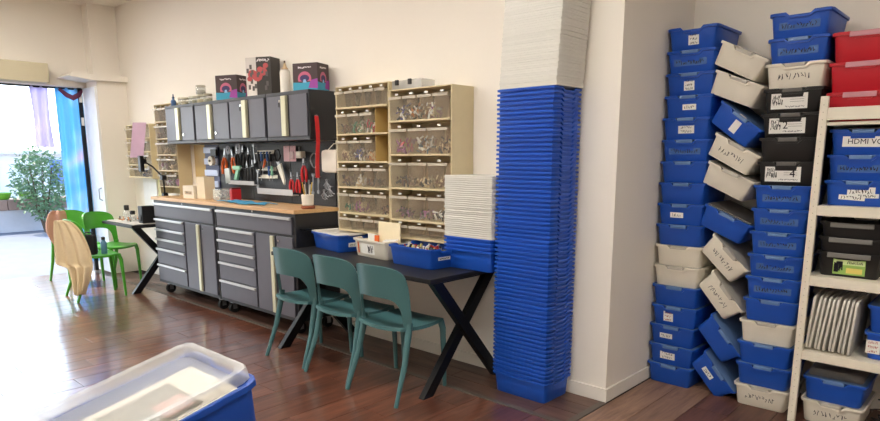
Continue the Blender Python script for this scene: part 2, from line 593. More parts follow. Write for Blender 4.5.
LID = {'blue': lid_closed().mesh('closed_lid', mat('clear_lid_on_blue', (112, 146, 196), .3, var=.04, alpha=.7)),
       'white': lid_closed().mesh('closed_lid_white', mat('clear_lid_on_white', (206, 200, 188), .3, var=.04, alpha=.7)),
       'black': lid_closed().mesh('closed_lid_black', mat('clear_lid_on_black', (112, 108, 104), .3, var=.04, alpha=.7))}
def red_lid():
    mb = lid_closed()
    mb.box(-.075, .075, -.2135, -.206, BH - .026, BH - .002, .003)
    return mb
LID['red'] = red_lid().mesh('closed_lid_red', pink_lid)
LID['blacktab'] = MB().box(-.10, .10, -.217, -.206, BH - .030, BH - .004, .004).mesh('grip_black', mat('smoky_grip', (120, 118, 114), .35))

TILT = math.atan(.0125 / .118)
def on_front(z):                       # y of the slanted front wall at height z
    return -(.1875 + .0125 * (z - .004) / .114)
def strokes(mb, x0, x1, z0, z1, y, n, th, seed):
    """handwriting: a row of small joined pen strokes"""
    r_ = random.Random(seed)
    cw = (x1 - x0) / n
    for i in range(n):
        a, b = x0 + i * cw + cw * .12, x0 + (i + 1) * cw - cw * .12
        pts = [(r_.uniform(a, b), r_.uniform(z0, z1)) for _ in range(3)]
        pts.insert(0, (a, r_.choice((z0, z1))))
        for (px, pz), (qx, qz) in zip(pts, pts[1:]):
            d = Vector((qx - px, 0, qz - pz))
            if d.length < 1e-4:
                continue
            w = Vector((-d.z, 0, d.x)).normalized() * th
            P, Q = Vector((px, y, pz)), Vector((qx, y, qz))
            mb.add([P - w, Q - w, Q + w, P + w, P - w + Vector((0, .0006, 0)), Q - w + Vector((0, .0006, 0)), Q + w + Vector((0, .0006, 0)), P + w + Vector((0, .0006, 0))],
                   [(0, 1, 2, 3), (7, 6, 5, 4), (0, 4, 5, 1), (1, 5, 6, 2), (2, 6, 7, 3), (3, 7, 4, 0)])
def front_frame(parent, cx, cz, rotz=0.0):
    """matrix of a patch on the slanted front wall"""
    return Matrix.Translation((cx, on_front(cz) - .0004, cz)) @ Matrix.Rotation(TILT, 4, 'X') @ Matrix.Rotation(rotz, 4, 'Y')
def text_mesh(name, body, size, m, extrude=.0006, align='CENTER'):
    cu = bpy.data.curves.new(name, 'FONT')
    cu.body = body
    cu.size = size
    cu.align_x = align
    cu.align_y = 'CENTER'
    cu.extrude = extrude
    cu.resolution_u = 2
    ob = bpy.data.objects.new(name, cu)
    col.objects.link(ob)
    dg = bpy.context.evaluated_depsgraph_get()
    dg.update()
    me = bpy.data.meshes.new_from_object(ob.evaluated_get(dg))
    me.name = name
    bpy.data.objects.remove(ob)
    bpy.data.curves.remove(cu)
    me.materials.clear()
    me.materials.append(m)
    return me
def add_label(b, kind, seed, cx=0.0, cz=.062):
    mtx = front_frame(b, cx, cz)
    if kind in ('square', 'small', 'wide', 'paper'):
        w, h = {'square': (.064, .068), 'small': (.085, .034), 'wide': (.10, .050), 'paper': (.17, .085)}[kind]
        lb = MB().box(-w / 2, w / 2, -.0012, 0, -h / 2, h / 2, 0).build('label', paper_m, b)
        lb.matrix_local = mtx
        mb = MB()
        rows = {'square': 3, 'small': 1, 'wide': 2, 'paper': 1}[kind]
        for q in range(rows):
            zc = h / 2 - h * (q + .5) / rows
            strokes(mb, -w * .36, w * .36, zc - h * .28 / rows, zc + h * .28 / rows, -.0021, 6, .0011, seed + q)
        mb.build('lettering', ink_red if (kind == 'square' and seed % 2) else ink_soft, lb)
    elif kind == 'tape':
        w, h = .20, .040
        lb = MB().box(-w / 2, w / 2, -.0008, 0, -h / 2, h / 2, 0).build('tape', tape_m, b)
        lb.matrix_local = mtx
        mb = MB()
        strokes(mb, -w * .44, w * .44, -h * .3, h * .3, -.0017, 12, .0017, seed)
        mb.build('lettering', ink_m, lb)
    elif kind == 'marker':
        mb = MB()
        strokes(mb, -.085, .085, -.016, .016, -.0012, 9, .0014, seed)
        lb = mb.build('lettering', ink_m, b)
        lb.matrix_local = mtx
    return lb
def make_bin(color, label, loc, rot=(0, 0, 0), mark=None, seed=0, lid=True, group=None, scale=None, cx=0.0, cz=.062, lidkey=None):
    t = thing('storage_bin', label, 'storage bin', loc, rot, group)
    if scale:
        t.scale = scale
    put('body', BIN[color], t)
    if lid:
        put('lid', LID[lidkey or color], t)
    if mark:
        add_label(t, mark, seed, cx, cz)
    return t

# --- stack beside the niche's side wall (17 bins)
s1 = [('blue', 'square', 'with a square white note'), ('blue', 'tape', 'with dark writing on clear tape'), ('blue', 'square', 'with a square white note'),
      ('blue', 'small', 'with a narrow white label'), ('blue', 'wide', 'with a white label'), ('blue', 'tape', 'with dark writing on clear tape'),
      ('blue', None, 'with a bare front'), ('blue', None, 'with a bare front'), ('blue', 'small', 'with a narrow white label'), ('blue', None, 'with a bare front'),
      ('white', None, ''), ('white', None, ''), ('blue', None, 'with a bare front'), ('blue', 'square', 'with a small white note'),
      ('blue', 'small', 'with a narrow white label'), ('blue', 'wide', 'with a white label'), ('blue', None, 'with a bare front')]
for i, (c, mk, txt) in enumerate(s1):
    n = 16 - i
    lab = '%s bin %s, %s in the stack against the side wall' % ('blue' if c == 'blue' else 'cream white', txt, ORD[i])
    make_bin(c, lab.replace('bin , ', 'bin, '), (-1.595 + rng.uniform(-.003, .003), 4.19, n * BH), (0, 0, R(-1.2 + rng.uniform(-.5, .5))), mk, 40 + i * 3, group='bins stacked against the niche side wall',
             cx=(.012, 0, .0, .01, .005, 0, 0, 0, -.02, 0, 0, 0, 0, -.035, -.035, -.02, 0)[i], lid=i > 0)
# --- stack beside the white rack (17 bins)
s3 = [('blue', 'tape', 'with taped writing'), ('blue', 'tape', 'with taped writing'), ('white', 'marker', 'with marker writing'), ('black', 'p1', 'with a white printed sheet'),
      ('black', 'p2', 'with a white sheet marked 2'), ('black', None, 'with a bare front'), ('black', 'p4', 'with a white sheet marked 4'), ('blue', 'tape', 'with taped writing'),
      ('blue', 'tape', 'with taped writing'), ('blue', 'tape', 'with taped writing'), ('blue', 'tape', 'with taped writing'), ('blue', 'tape', 'with taped writing'),
      ('blue', None, 'with a bare front'), ('white', None, 'with a bare front'), ('blue', None, 'with a bare front'), ('blue', None, 'with a bare front'), ('white', 'marker', 'with faint marker writing')]
for i, (c, mk, txt) in enumerate(s3):
    n = 16 - i
    cn = {'blue': 'blue', 'white': 'cream white', 'black': 'black'}[c]
    b = make_bin(c, '%s bin %s, %s in the stack beside the white rack' % (cn, txt, ORD[i]),
                 (-1.005 - (.010 if i > 6 else 0) - (.012 if i > 12 else 0), 4.165, n * BH), (0, 0, R(rng.uniform(-.6, .6))),
                 mk if mk in ('tape', 'marker') else None, 90 + i * 3, group='bins stacked beside the white rack', lid=i > 0)
    if mk and mk[0] == 'p':
        lb = MB().box(-.092, .092, -.0012, 0, -.042, .042).build('printed_sheet', paper_m, b)
        lb.matrix_local = front_frame(b, -.015, .064)
        mb = MB()
        strokes(mb, -.085, -.03, -.02, .012, -.0021, 8, .0016, 200 + i)
        strokes(mb, -.082, -.04, .012, .034, -.0022, 6, .0013, 230 + i)
        mb.build('drawing', ink_m, lb)
        mb = MB()
        for q in range(3):
            mb.box(.005, .075, -.0018, -.0011, .02 - q * .012, .0215 - q * .012)
        strokes(mb, -.02, .08, -.034, -.026, -.0021, 14, .0009, 260 + i)
        mb.build('print_lines', ink_soft, lb)
        if mk in ('p2', 'p4'):
            tx = put('numeral', text_mesh('numeral', mk[1], .058, ink_m), lb, (-.008 if mk == 'p2' else .05, -.0022, .002), (R(90), 0, 0))
            tx.location.y = -.0022
# --- slumped stack between the two (each leans on its neighbour)
s2 = [('white', -1.421, 2.174, -1.148, 2.034, None), ('white', -1.449, 2.012, -1.151, 1.887, None), ('blue', -1.394, 1.829, -1.151, 1.642, 'strip'),
      ('white', -1.415, 1.643, -1.144, 1.494, 'marker'), ('white', -1.447, 1.476, -1.161, 1.344, None), ('blue', -1.442, 1.213, -1.164, 1.091, None),
      ('white', -1.380, 1.031, -1.159, .820, 'marker'), ('white', -1.368, .800, -1.172, .570, 'marker'), ('blue', -1.347, .515, -1.168, .298, None), ('blue', -1.379, .278, -1.177, .048, 'small')]
for i, (c, xa, za, xb, zb, mk) in enumerate(s2):
    a = math.atan2(zb - za, xb - xa)
    mx_, mz_ = (xa + xb) / 2, (za + zb) / 2
    ang = -a                                  # rotation about Y that lowers the right side
    up = Vector((math.sin(ang), 0, math.cos(ang)))
    base = Vector((mx_, 4.185, mz_)) - up * (BH - .006)
    what = {None: 'with a bare front', 'strip': 'with a white strip over its rim', 'marker': 'with marker writing', 'small': 'with a white label'}[mk]
    b = make_bin(c, '%s bin %s, %s in the slumped leaning stack' % ('blue' if c == 'blue' else 'cream white', what, ORD[i] if i < 9 else 'lowest'),
                 base, (0, ang, 0), mk if mk != 'strip' else None, 300 + i * 5, group='tilted bins of the slumped stack', cx=-.03 if mk == 'small' else 0,
                 cz=.060, lid=True)
    if mk == 'strip':
        lb = MB().box(-.022, .022, -.0015, 0, -.05, .05).build('paper_strip', paper_m, b)
        lb.matrix_local = front_frame(b, .01, .075)
        MB().box(-.012, .032, -.2125, -.19, BH, BH + .0015).build('strip_fold', paper_m, b)
    if i == 5:
        MB().box(-.14, .14, -.19, .19, BH + .0005, BH + .009, .004).build('lid_dome', mat('smoky_lid', (110, 106, 100), .3, alpha=.75), b)

# --- white rack
rk = thing('storage_rack', 'white painted steel shelf rack full of bins', 'shelf rack', (0, 0, 0))
rack_m = mat('rack_white', (226, 218, 200), .5, var=.05)
RX0, RX1, RY0, RY1 = -.85, .32, 3.885, 4.38
def post(x0, y0):
    p = MB().box(x0, x0 + .038, y0, y0 + .03, 0, 1.815, .003).build('post', rack_m, rk)
    return p
fp = post(RX0, RY0)
post(RX1 - .038, RY0); post(RX0, RY1 - .03); post(RX1 - .038, RY1 - .03)
holes = MB()
for q in range(46):
    holes.tube([(RX0 + .019, RY0 - .0006, .06 + q * .038), (RX0 + .019, RY0 + .002, .06 + q * .038)], .0028, 6)
stuff(holes.build('slot_holes', mat('slot_dark', (176, 166, 148), .7), fp))
for z0, z1, zb in ((1.69, 1.755, 1.682), (1.188, 1.242, 1.242), (.802, .857, .857), (.378, .428, .428)):
    sh = MB().box(RX0 + .038, RX1 - .038, RY0 + .022, RY1, zb - .018, zb, .002).build('shelf_board', rack_m, rk)
    MB().box(RX0 + .038, RX1 - .038, RY0 + .002, RY0 + .022, z0, z1, .003).build('beam', rack_m, sh)
    MB().box(RX0 + .004, RX0 + .03, RY0 + .03, RY1 - .03, z0, z1 - .01, .002).build('side_beam', rack_m, sh)
BX = -.652
for i in range(3):
    make_bin('red', 'red storage bin with a clear pink lid grip, %s on the rack top' % ('topmost', 'middle one', 'lowest')[i], (BX - .036, 4.155, 1.684 + (2 - i) * .152), (0, 0, R((.4, -.5, .2)[i])), group='red bins on the rack top', scale=(1, 1, 1.125))
lbs = ('topmost', 'middle one', 'lowest')
for i in range(3):
    txt = ('with a white HDMI VGA label', 'with taped writing', 'with torn white labels')[i]
    b = make_bin('blue', 'blue storage bin %s, %s on the upper rack shelf' % (txt, lbs[i]), (BX, 4.155, 1.243 + (2 - i) * BH), mark='tape' if i == 1 else None, seed=410, group='blue bins on the upper rack shelf')
    if i == 0:
        lb = MB().box(-.09, .13, -.0012, 0, -.027, .027).build('label', paper_m, b)
        lb.matrix_local = front_frame(b, 0, .068, R(1))
        put('lettering', text_mesh('lettering', 'HDMI VGA', .038, ink_m), lb, (.024, -.0022, 0), (R(90), 0, 0))
    if i == 2:
        for w, h, cx, cz, rz in ((.125, .045, .02, .078, 0), (.12, .026, -.02, .044, 3), (.10, .022, .05, .055, -1)):
            lb = MB().box(-w / 2, w / 2, -.0012, 0, -h / 2, h / 2).build('label', paper_m, b)
            lb.matrix_local = front_frame(b, cx, cz, R(rz)) @ Matrix.Translation((0, -.0004 * abs(rz), 0))
            mb = MB()
            strokes(mb, -w * .42, w * .42, -h * .3, h * .3, -.0021, 8, .0013, int(430 + cx * 100))
            mb.build('lettering', ink_m, lb)
for i in range(3):
    b = make_bin('black', 'black bin with a wide smoky grip, %s of three on the rack' % lbs[i], (BX, 4.155, .858 + (2 - i) * .082), lid=True, lidkey='blacktab', group='black bins on the rack')
    if i == 2:
        lb = MB().box(-.075, .075, -.0012, 0, -.042, .042).build('green_label', mat('label_green', (150, 186, 96), .6), b)
        lb.matrix_local = front_frame(b, .005, .055)
        MB().box(-.072, .072, -.0017, -.0011, .012, .039).build('label_band', mat('label_pale', (206, 222, 160), .6), lb)
        MB().box(-.012, .062, -.0017, -.0011, -.034, -.004).build('label_box', mat('label_yellow', (226, 206, 110), .6), lb)
        mb = MB()
        strokes(mb, -.068, -.028, -.03, .03, -.0023, 8, .003, 470)
        strokes(mb, -.01, .065, .018, .034, -.0023, 10, .0012, 471)
        mb.build('lettering', ink_m, lb)
# lids standing on edge
def lid_loose(m, nm):
    mb = MB()
    a = [ring(.1535, .2055, .029, 0, 0), ring(.155, .207, .03, .001, 0), ring(.155, .207, .03, .0118, 0), ring(.1535, .2055, .029, .0125, 0), ring(.146, .198, .026, .0125, 0), ring(.142, .194, .024, .006, 0)]
    vs_ = [p for r_ in a for p in r_]
    n_ = len(a[0])
    fs_ = []
    for i in range(len(a) - 1):
        for j in range(n_):
            fs_.append((i * n_ + j, i * n_ + (j + 1) % n_, (i + 1) * n_ + (j + 1) % n_, (i + 1) * n_ + j))
    fs_.append(tuple(reversed(range(n_))))
    fs_.append(tuple(range((len(a) - 1) * n_, len(a) * n_)))
    mb.add(vs_, fs_)
    return mb.mesh(nm, m, True)
lid_c = lid_loose(mat('standing_lid', (222, 218, 208), .3, alpha=.8), 'loose_lid_clear')
lid_w = lid_loose(lid_white, 'loose_lid_white')
for i in range(10):
    o = put('bin_lid', lid_c, None, (-.785 + i * .0225, 4.12 + rng.uniform(-.012, .012), .43 + .158), (0, R(-90 + rng.uniform(3, 7)), 0))
    tag(o, 'clear plastic bin lid standing on edge on the rack shelf', 'bin lid', 'clear lids standing on the rack')
for i in range(2):
    make_bin('blue', 'blue storage bin beside the standing lids, %s of two' % ('upper', 'lower')[i], (-.385, 4.155, .43 + (1 - i) * .147), scale=(1, 1, 1.1), mark='square' if i == 1 else None, seed=5, cx=-.11, group='blue bins beside the standing lids')
b = make_bin('white', 'cream white bin with marker writing on the floor under the rack', (BX, 4.155, 0), mark='marker', seed=77)
b = make_bin('blue', 'blue bin with a raised clear lid under the lowest rack shelf', (BX, 4.155, BH))
MB().box(-.135, .135, -.18, .18, BH + .0005, BH + .05, .02).build('lid_dome', mat('smoky_dome', (150, 144, 134), .25, alpha=.35), b)
cab = MB()
for q in range(9):
    pts = []
    x0, y0 = -.40 + q * .02, 4.0 + .02 * (q % 4)
    for s_ in range(14):
        an = s_ * .9 + q
        pts.append((x0 + .07 * math.sin(an) + .02 * math.cos(3 * an), y0 + .06 * math.cos(an * 1.3), .012 + .018 * s_ * (.6 + .4 * math.sin(q))))
    cab.tube(pts, .004, 5)
tag(stuff(cab.build('cable_tangle', black_p)), 'tangle of black cables on the floor under the rack', 'cables')

# --- tall nested stack by the wall end, lids on top
NXc, NYc = -2.205, 3.268
PITCH = .0267
for i in range(67):
    o = put('nested_bin', BIN['nest'], None, (NXc + rng.uniform(-.0012, .0012), NYc + rng.uniform(-.001, .001), i * PITCH), (0, 0, R(90 + rng.uniform(-.15, .15))))
    tag(o, 'blue bin nested in the tall column of empty bins against the wall', 'storage bin', 'blue bins nested in the tall column')
ztop = 66 * PITCH + BH
for i in range(50):
    o = put('bin_lid', lid_w, None, (NXc + rng.uniform(-.0025, .0025) + .012 + i * .0008, NYc + rng.uniform(-.002, .001), ztop + .0005 + i * .0128), (0, 0, R(90 + rng.uniform(-.3, .3))))
    tag(o, 'translucent white lid in the pile topping the tall blue column', 'bin lid', 'white lids on the tall column')

# ------------------------------------------------------------------ black table with its bins
def x_table(label, X0, X1, Y0, Y1, top, fx):
    t = thing('work_table', label, 'table', ((X0 + X1) / 2, (Y0 + Y1) / 2, 0))
    hx, hy = (X1 - X0) / 2, (Y1 - Y0) / 2
    MB().box(-hx, hx, -hy, hy, top - .03, top, .004).build('tabletop', black_wood, t)
    for sx in fx:
        for s in (-1, 1):
            # a flat steel bar from the floor at one side to the top at the other
            y0, y1, z1 = -s * (hy - .02), s * (hy - .06), top - .031
            d = Vector((0, y1 - y0, z1)).normalized()
            w = Vector((0, d.z, -d.y)) * .036
            mb = MB()
            A, B = Vector((sx, y0, 0)), Vector((sx, y1, z1))
            wx = .022
            off = -.0225 * s
            lo, hi = .036 * abs(d.y) / abs(d.z), .036 / abs(d.z)
            # ends cut level with floor and top
            poly = [(y0 - hi * .95, 0), (y0 + hi * .95, 0), (y1 + hi * .95, z1), (y1 - hi * .95, z1)]
            mb.prism(poly, sx + off - wx, sx + off + wx, 'yz')
            mb.build('leg', black_steel, t)
        MB().box(sx - .04, sx + .04, -hy + .03, hy - .03, top - .036, top - .0305).build('mounting_plate', black_steel, t)
    return t
x_table('long black table with crossed steel legs under the wall organizers', -4.30, -2.57, 2.705, 3.415, .77, (-.755, .825))
TZ = .7702

b = make_bin('blue', 'blue bin covered by a white lid on the black table', (-4.02, 3.20, TZ), (0, 0, R(90 - 10)), mark='small', seed=12, cx=-.02, lid=False, scale=(1.12, 1.12, 1.0), cz=.055)
o = put('white_lid', lid_w, b, (0, 0, BH - .006))
lb = MB().box(-.09, .09, -.0012, 0, -.012, .0).build('paper', paper_m, b)
lb.matrix_local = Matrix.Translation((0, -.05, BH + .007)) @ Matrix.Rotation(R(90), 4, 'X')
# cream bin with papers and a card
b = make_bin('white', 'cream bin with an orange stripe full of cards on the black table', (-3.47, 3.16, TZ), (0, 0, R(90 - 6)), lid=False)
og = MB().box(-.008, .008, -.0012, 0, -.042, .042).build('orange_stripe', tool_orange, b)
og.matrix_local = Matrix.Rotation(R(-90), 4, 'Z') @ Matrix.Translation((-.14, -.1425, .066)) @ Matrix.Rotation(R(6.2), 4, 'X')
fr = MB().box(-.11, .06, -.0014, 0, -.04, .035).build('picture_label', paper_m, b)
fr.matrix_local = Matrix.Rotation(R(-90), 4, 'Z') @ Matrix.Translation((.0, -.1425, .066)) @ Matrix.Rotation(R(6.2), 4, 'X')
fr2 = MB()
strokes(fr2, -.02, .05, -.03, .025, -.0024, 6, .003, 610)
fr2.build('picture_ink', ink_soft, fr)
for i, (dx, dy, rz, w, h, m, nm, lab) in enumerate([(.055, -.03, 3, .22, .25, mat('cream_card', (236, 222, 188), .8), 'card_sheet', 'large cream card standing in the cream bin'),
                                              (-.09, -.02, -8, .10, .15, paper_m, 'paper_pad', 'white paper block standing in the cream bin'),
                                              (-.02, -.06, 4, .04, .15, tool_orange, 'tape_box', 'small orange box standing in the cream bin')]):
    o = MB().box(-w / 2, w / 2, -.006, .006, 0, h, .002).build(nm, m)
    o.location = (-3.47 + dx * 1.4, 3.16 + dy, TZ + .008)
    o.rotation_euler = (R(-2), 0, R(rz))
    tag(o, lab, {'card_sheet': 'card', 'paper_pad': 'paper', 'tape_box': 'box'}[nm])
o = MB().box(-.05, .05, -.04, .04, 0, .004, .001).build('paper_sheet', paper_m)
o.location = (-3.30, 3.06, TZ + BH + .004); o.rotation_euler = (R(2), R(-3), R(30))
tag(o, 'white sheet lying across the rim of the cream bin', 'paper')
# open blue bin full of parts
b = make_bin('blue', 'open blue bin full of loose parts with a white strip label on the table', (-2.985, 3.09, TZ), (0, 0, R(90 - 3)), lid=False, scale=(1.0, 1.06, 1.02))
lb = MB().box(-.055, .055, -.0012, 0, -.011, .011).build('label', paper_m, b)
lb.matrix_local = front_frame(b, -.02, .066)
mb = MB(); strokes(mb, -.045, .045, -.006, .006, -.0021, 12, .001, 91); mb.build('lettering', ink_m, lb)
parts_m = [mat('bit_black', (34, 34, 36), .5), mat('bit_white', (214, 210, 200), .5), mat('bit_yellow', (204, 196, 96), .5), mat('bit_red', (150, 40, 40), .5), mat('bit_grey', (120, 120, 124), .5)]
def bits(parent, cx, cy, cz, hx, hy, hz, n, size, mats, seed, name='loose_parts'):
    r_ = random.Random(seed)
    for mi, m in enumerate(mats):
        mb = MB()
        for _ in range(max(1, n // len(mats))):
            s = size * r_.uniform(.4, 1.2)
            mt = Matrix.Translation((cx + r_.uniform(-hx, hx), cy + r_.uniform(-hy, hy), cz + r_.uniform(-hz, hz))) @ Euler((r_.uniform(0, 3), r_.uniform(0, 3), r_.uniform(0, 3))).to_matrix().to_4x4()
            if r_.random() < .5:
                mb.box(-s, s, -s * .3, s * .3, -s * .2, s * .2, 0, mt)
            else:
                mb.tube([(-s, 0, 0), (s, 0, 0)], s * .35, 6, mt)
        stuff(mb.build(name, m, parent))
bits(b, 0, 0, .10, .10, .15, .02, 120, .022, parts_m, 5)
MB().box(-.125, .125, -.175, .175, .075, .085).build('parts_fill', parts_m[0], b)
# nested bins with the pile of lids
for i in range(4):
    o = put('nested_bin', BIN['nest'], None, (-2.632, 3.262, TZ + i * PITCH), (0, 0, R(90 + (.5, -.4, .3, -.2)[i])))
    tag(o, 'blue bin nested under the white lids at the table end', 'storage bin', 'blue bins nested on the table')
for i in range(30):
    o = put('bin_lid', lid_w, None, (-2.630 + rng.uniform(-.003, .003), 3.262 + rng.uniform(-.003, .003), TZ + BH + 3 * PITCH + .0005 + i * .0133), (0, 0, R(90 + rng.uniform(-.4, .4))))
    tag(o, 'translucent white lid in the pile at the end of the black table', 'bin lid', 'white lids piled on the table')

# ------------------------------------------------------------------ chairs
def smooth_path(keys, n):
    pts = []
    K = [Vector((a, b)) for a, b in keys]
    segs = len(K) - 1
    for i in range(n):
        t = i / (n - 1) * segs
        k_ = min(int(t), segs - 1)
        u = t - k_
        p0, p1, p2, p3 = K[max(k_ - 1, 0)], K[k_], K[k_ + 1], K[min(k_ + 2, segs)]
        pts.append(.5 * ((2 * p1) + (p2 - p0) * u + (2 * p0 - 5 * p1 + 4 * p2 - p3) * u * u + (3 * p1 - p0 - 3 * p2 + p3) * u ** 3))
    return pts
def back_y(s, z):
    return -.185 + .095 * (s / .225) ** 2 - .05 * (z - .44) / .38
SEATZ = .455
def make_chair(name, label, m, loc, yaw, group):
    t = thing(name, label, 'chair', loc, (0, 0, yaw), group)
    key = 'chair_' + m.name
    if key not in CH_MESH:
        n = 37
        outer = smooth_path([(-.222, .445), (-.228, .58), (-.226, .73), (-.202, .815), (-.12, .850), (0, .856), (.12, .850), (.202, .815), (.226, .73), (.228, .58), (.222, .445)], n)
        inner = smooth_path([(-.184, .445), (-.184, .52), (-.176, .59), (-.146, .638), (-.09, .654), (0, .658), (.09, .654), (.146, .638), (.176, .59), (.184, .52), (.184, .445)], n)
        grid = []
        for q in range(7):
            f = q / 6
            row = []
            for a, b in zip(outer, inner):
                p = a.lerp(b, f)
                row.append((p.x, back_y(p.x, p.y), p.y))
            grid.append(row)
        bk = MB().slab(grid, .016).mesh('backrest', m, True)
        g = []
        for i in range(11):
            v = -1 + 2 * i / 10
            row = []
            for j in range(11):
                u = -1 + 2 * j / 10
                # rounded square plan
                x_ = u * math.sqrt(1 - .22 * v * v) * .222
                y_ = v * math.sqrt(1 - .20 * u * u) * .215 + .03
                z_ = SEATZ + .012 * (u * u) - .012 * (1 - v * v) - (.010 if i == 10 else 0)
                row.append((x_, y_, z_))
            g.append(row)
        se = MB().slab(g, .022).mesh('seat', m, True)
        legs = []
        for sx in (-1, 1):
            yb = back_y(.205, .45)
            legs.append(MB().tube([(sx * .206, yb + .01, .50), (sx * .208, yb - .005, .42), (sx * .218, -.155, .24), (sx * .232, -.245, 0)], [.021, .022, .018, .0135], 10).mesh('leg', m, True))
            legs.append(MB().tube([(sx * .188, .205, .452), (sx * .190, .222, .40), (sx * .19, .232, .22), (sx * .19, .242, 0)], [.022, .021, .017, .0135], 10).mesh('leg', m, True))
        CH_MESH[key] = (bk, se, legs)
    bk, se, legs = CH_MESH[key]
    put('backrest', bk, t)
    put('seat', se, t)
    for l in legs:
        put('leg', l, t)
    return t
CH_MESH = {}
make_chair('plastic_chair', 'teal plastic chair at the black table, nearest the tool cabinets', teal_m, (-3.893, 2.762, 0), R(1), 'teal chairs at the black table')
make_chair('plastic_chair', 'teal plastic chair at the black table, the middle of three', teal_m, (-3.372, 2.745, 0), R(0), 'teal chairs at the black table')
make_chair('plastic_chair', 'teal plastic chair at the black table, nearest the tall blue column', teal_m, (-2.878, 2.722, 0), R(0), 'teal chairs at the black table')
make_chair('plastic_chair', 'green plastic chair with a beige jacket hung on its backrest', green_m, (-7.35, 2.42, 0), R(-4), 'green chairs at the small desk')
make_chair('plastic_chair', 'green plastic chair turned towards the end of the small desk', green_m, (-7.97, 2.82, 0), R(-66), 'green chairs at the small desk')
make_chair('plastic_chair', 'green plastic chair with a dusty pink jacket, near the doorway', green_m, (-8.46, 2.60, 0), R(-86), 'green chairs at the small desk')

# jacket on the green chair
VIEW = Vector((.735, .678, 0))        # the jacket hangs across this direction
def drape(name, label, cat, c, rows, m, folds, depth, seed):
    g = []
    for i, (z, a, b) in enumerate(rows):
        row = []
        for j in range(25):
            u = j / 24
            s = a + (b - a) * u
            d = depth * (math.sin(u * folds * 6.28 + z * 5) * (.35 + .65 * (1 - (z - rows[-1][0]) / (rows[0][0] - rows[-1][0]))) - .4 * (1 - (2 * u - 1) ** 2))
            p = Vector(c) + VIEW * s + Vector((-.678, .735, 0)) * d
            row.append((p.x, p.y, z + .012 * math.sin(u * 9 + seed) * (1 if i > len(rows) - 3 else 0)))
        g.append(row)
    o = MB().slab(g, .012).build(name, m, None, True)
    md = o.modifiers.new('smooth', 'SUBSURF'); md.levels = 1; md.render_levels = 1
    return tag(o, label, cat)
jk_m = mat('beige_fabric', (222, 203, 166), .9, var=.06, scale=40, bump=.2)
drape('jacket', 'beige jacket hanging from the backrest of the green chair', 'jacket', (-7.15, 2.15, 0),
      [(.862, -.13, -.02), (.855, -.14, .03), (.82, -.142, .085), (.76, -.15, .13), (.68, -.16, .168), (.58, -.17, .20), (.50, -.178, .21), (.44, -.185, .212), (.405, -.188, .212), (.39, -.12, .208), (.375, -.07, .205), (.33, -.055, .19), (.26, -.04, .165), (.18, -.03, .13), (.12, -.022, .10), (.085, -.01, .08)], jk_m, 3.2, .032, 1)
drape('jacket', 'dusty pink jacket hung over the end of a green chair near the doorway', 'jacket', (-8.47, 2.425, 0),
      [(.872, -.02, .10), (.85, -.08, .12), (.72, -.13, .12), (.58, -.15, .12), (.46, -.06, .11)], mat('pink_brown_fabric', (176, 134, 112), .9, var=.08, scale=40), 1.6, .04, 2)
bg = thing('black_bag', 'black shoulder bag on the seat of the green chair', 'bag', (-7.25, 2.36, .472), (0, 0, R(40)))
MB().box(-.075, .075, -.04, .04, 0, .22, .03).build('bag_body', mat('black_fabric', (28, 28, 32), .8), bg)
MB().tube([(-.05, 0, .21), (-.04, .01, .235), (.0, .02, .24), (.04, .01, .235), (.05, 0, .21)], .008, 6).build('bag_strap', black_p, bg)

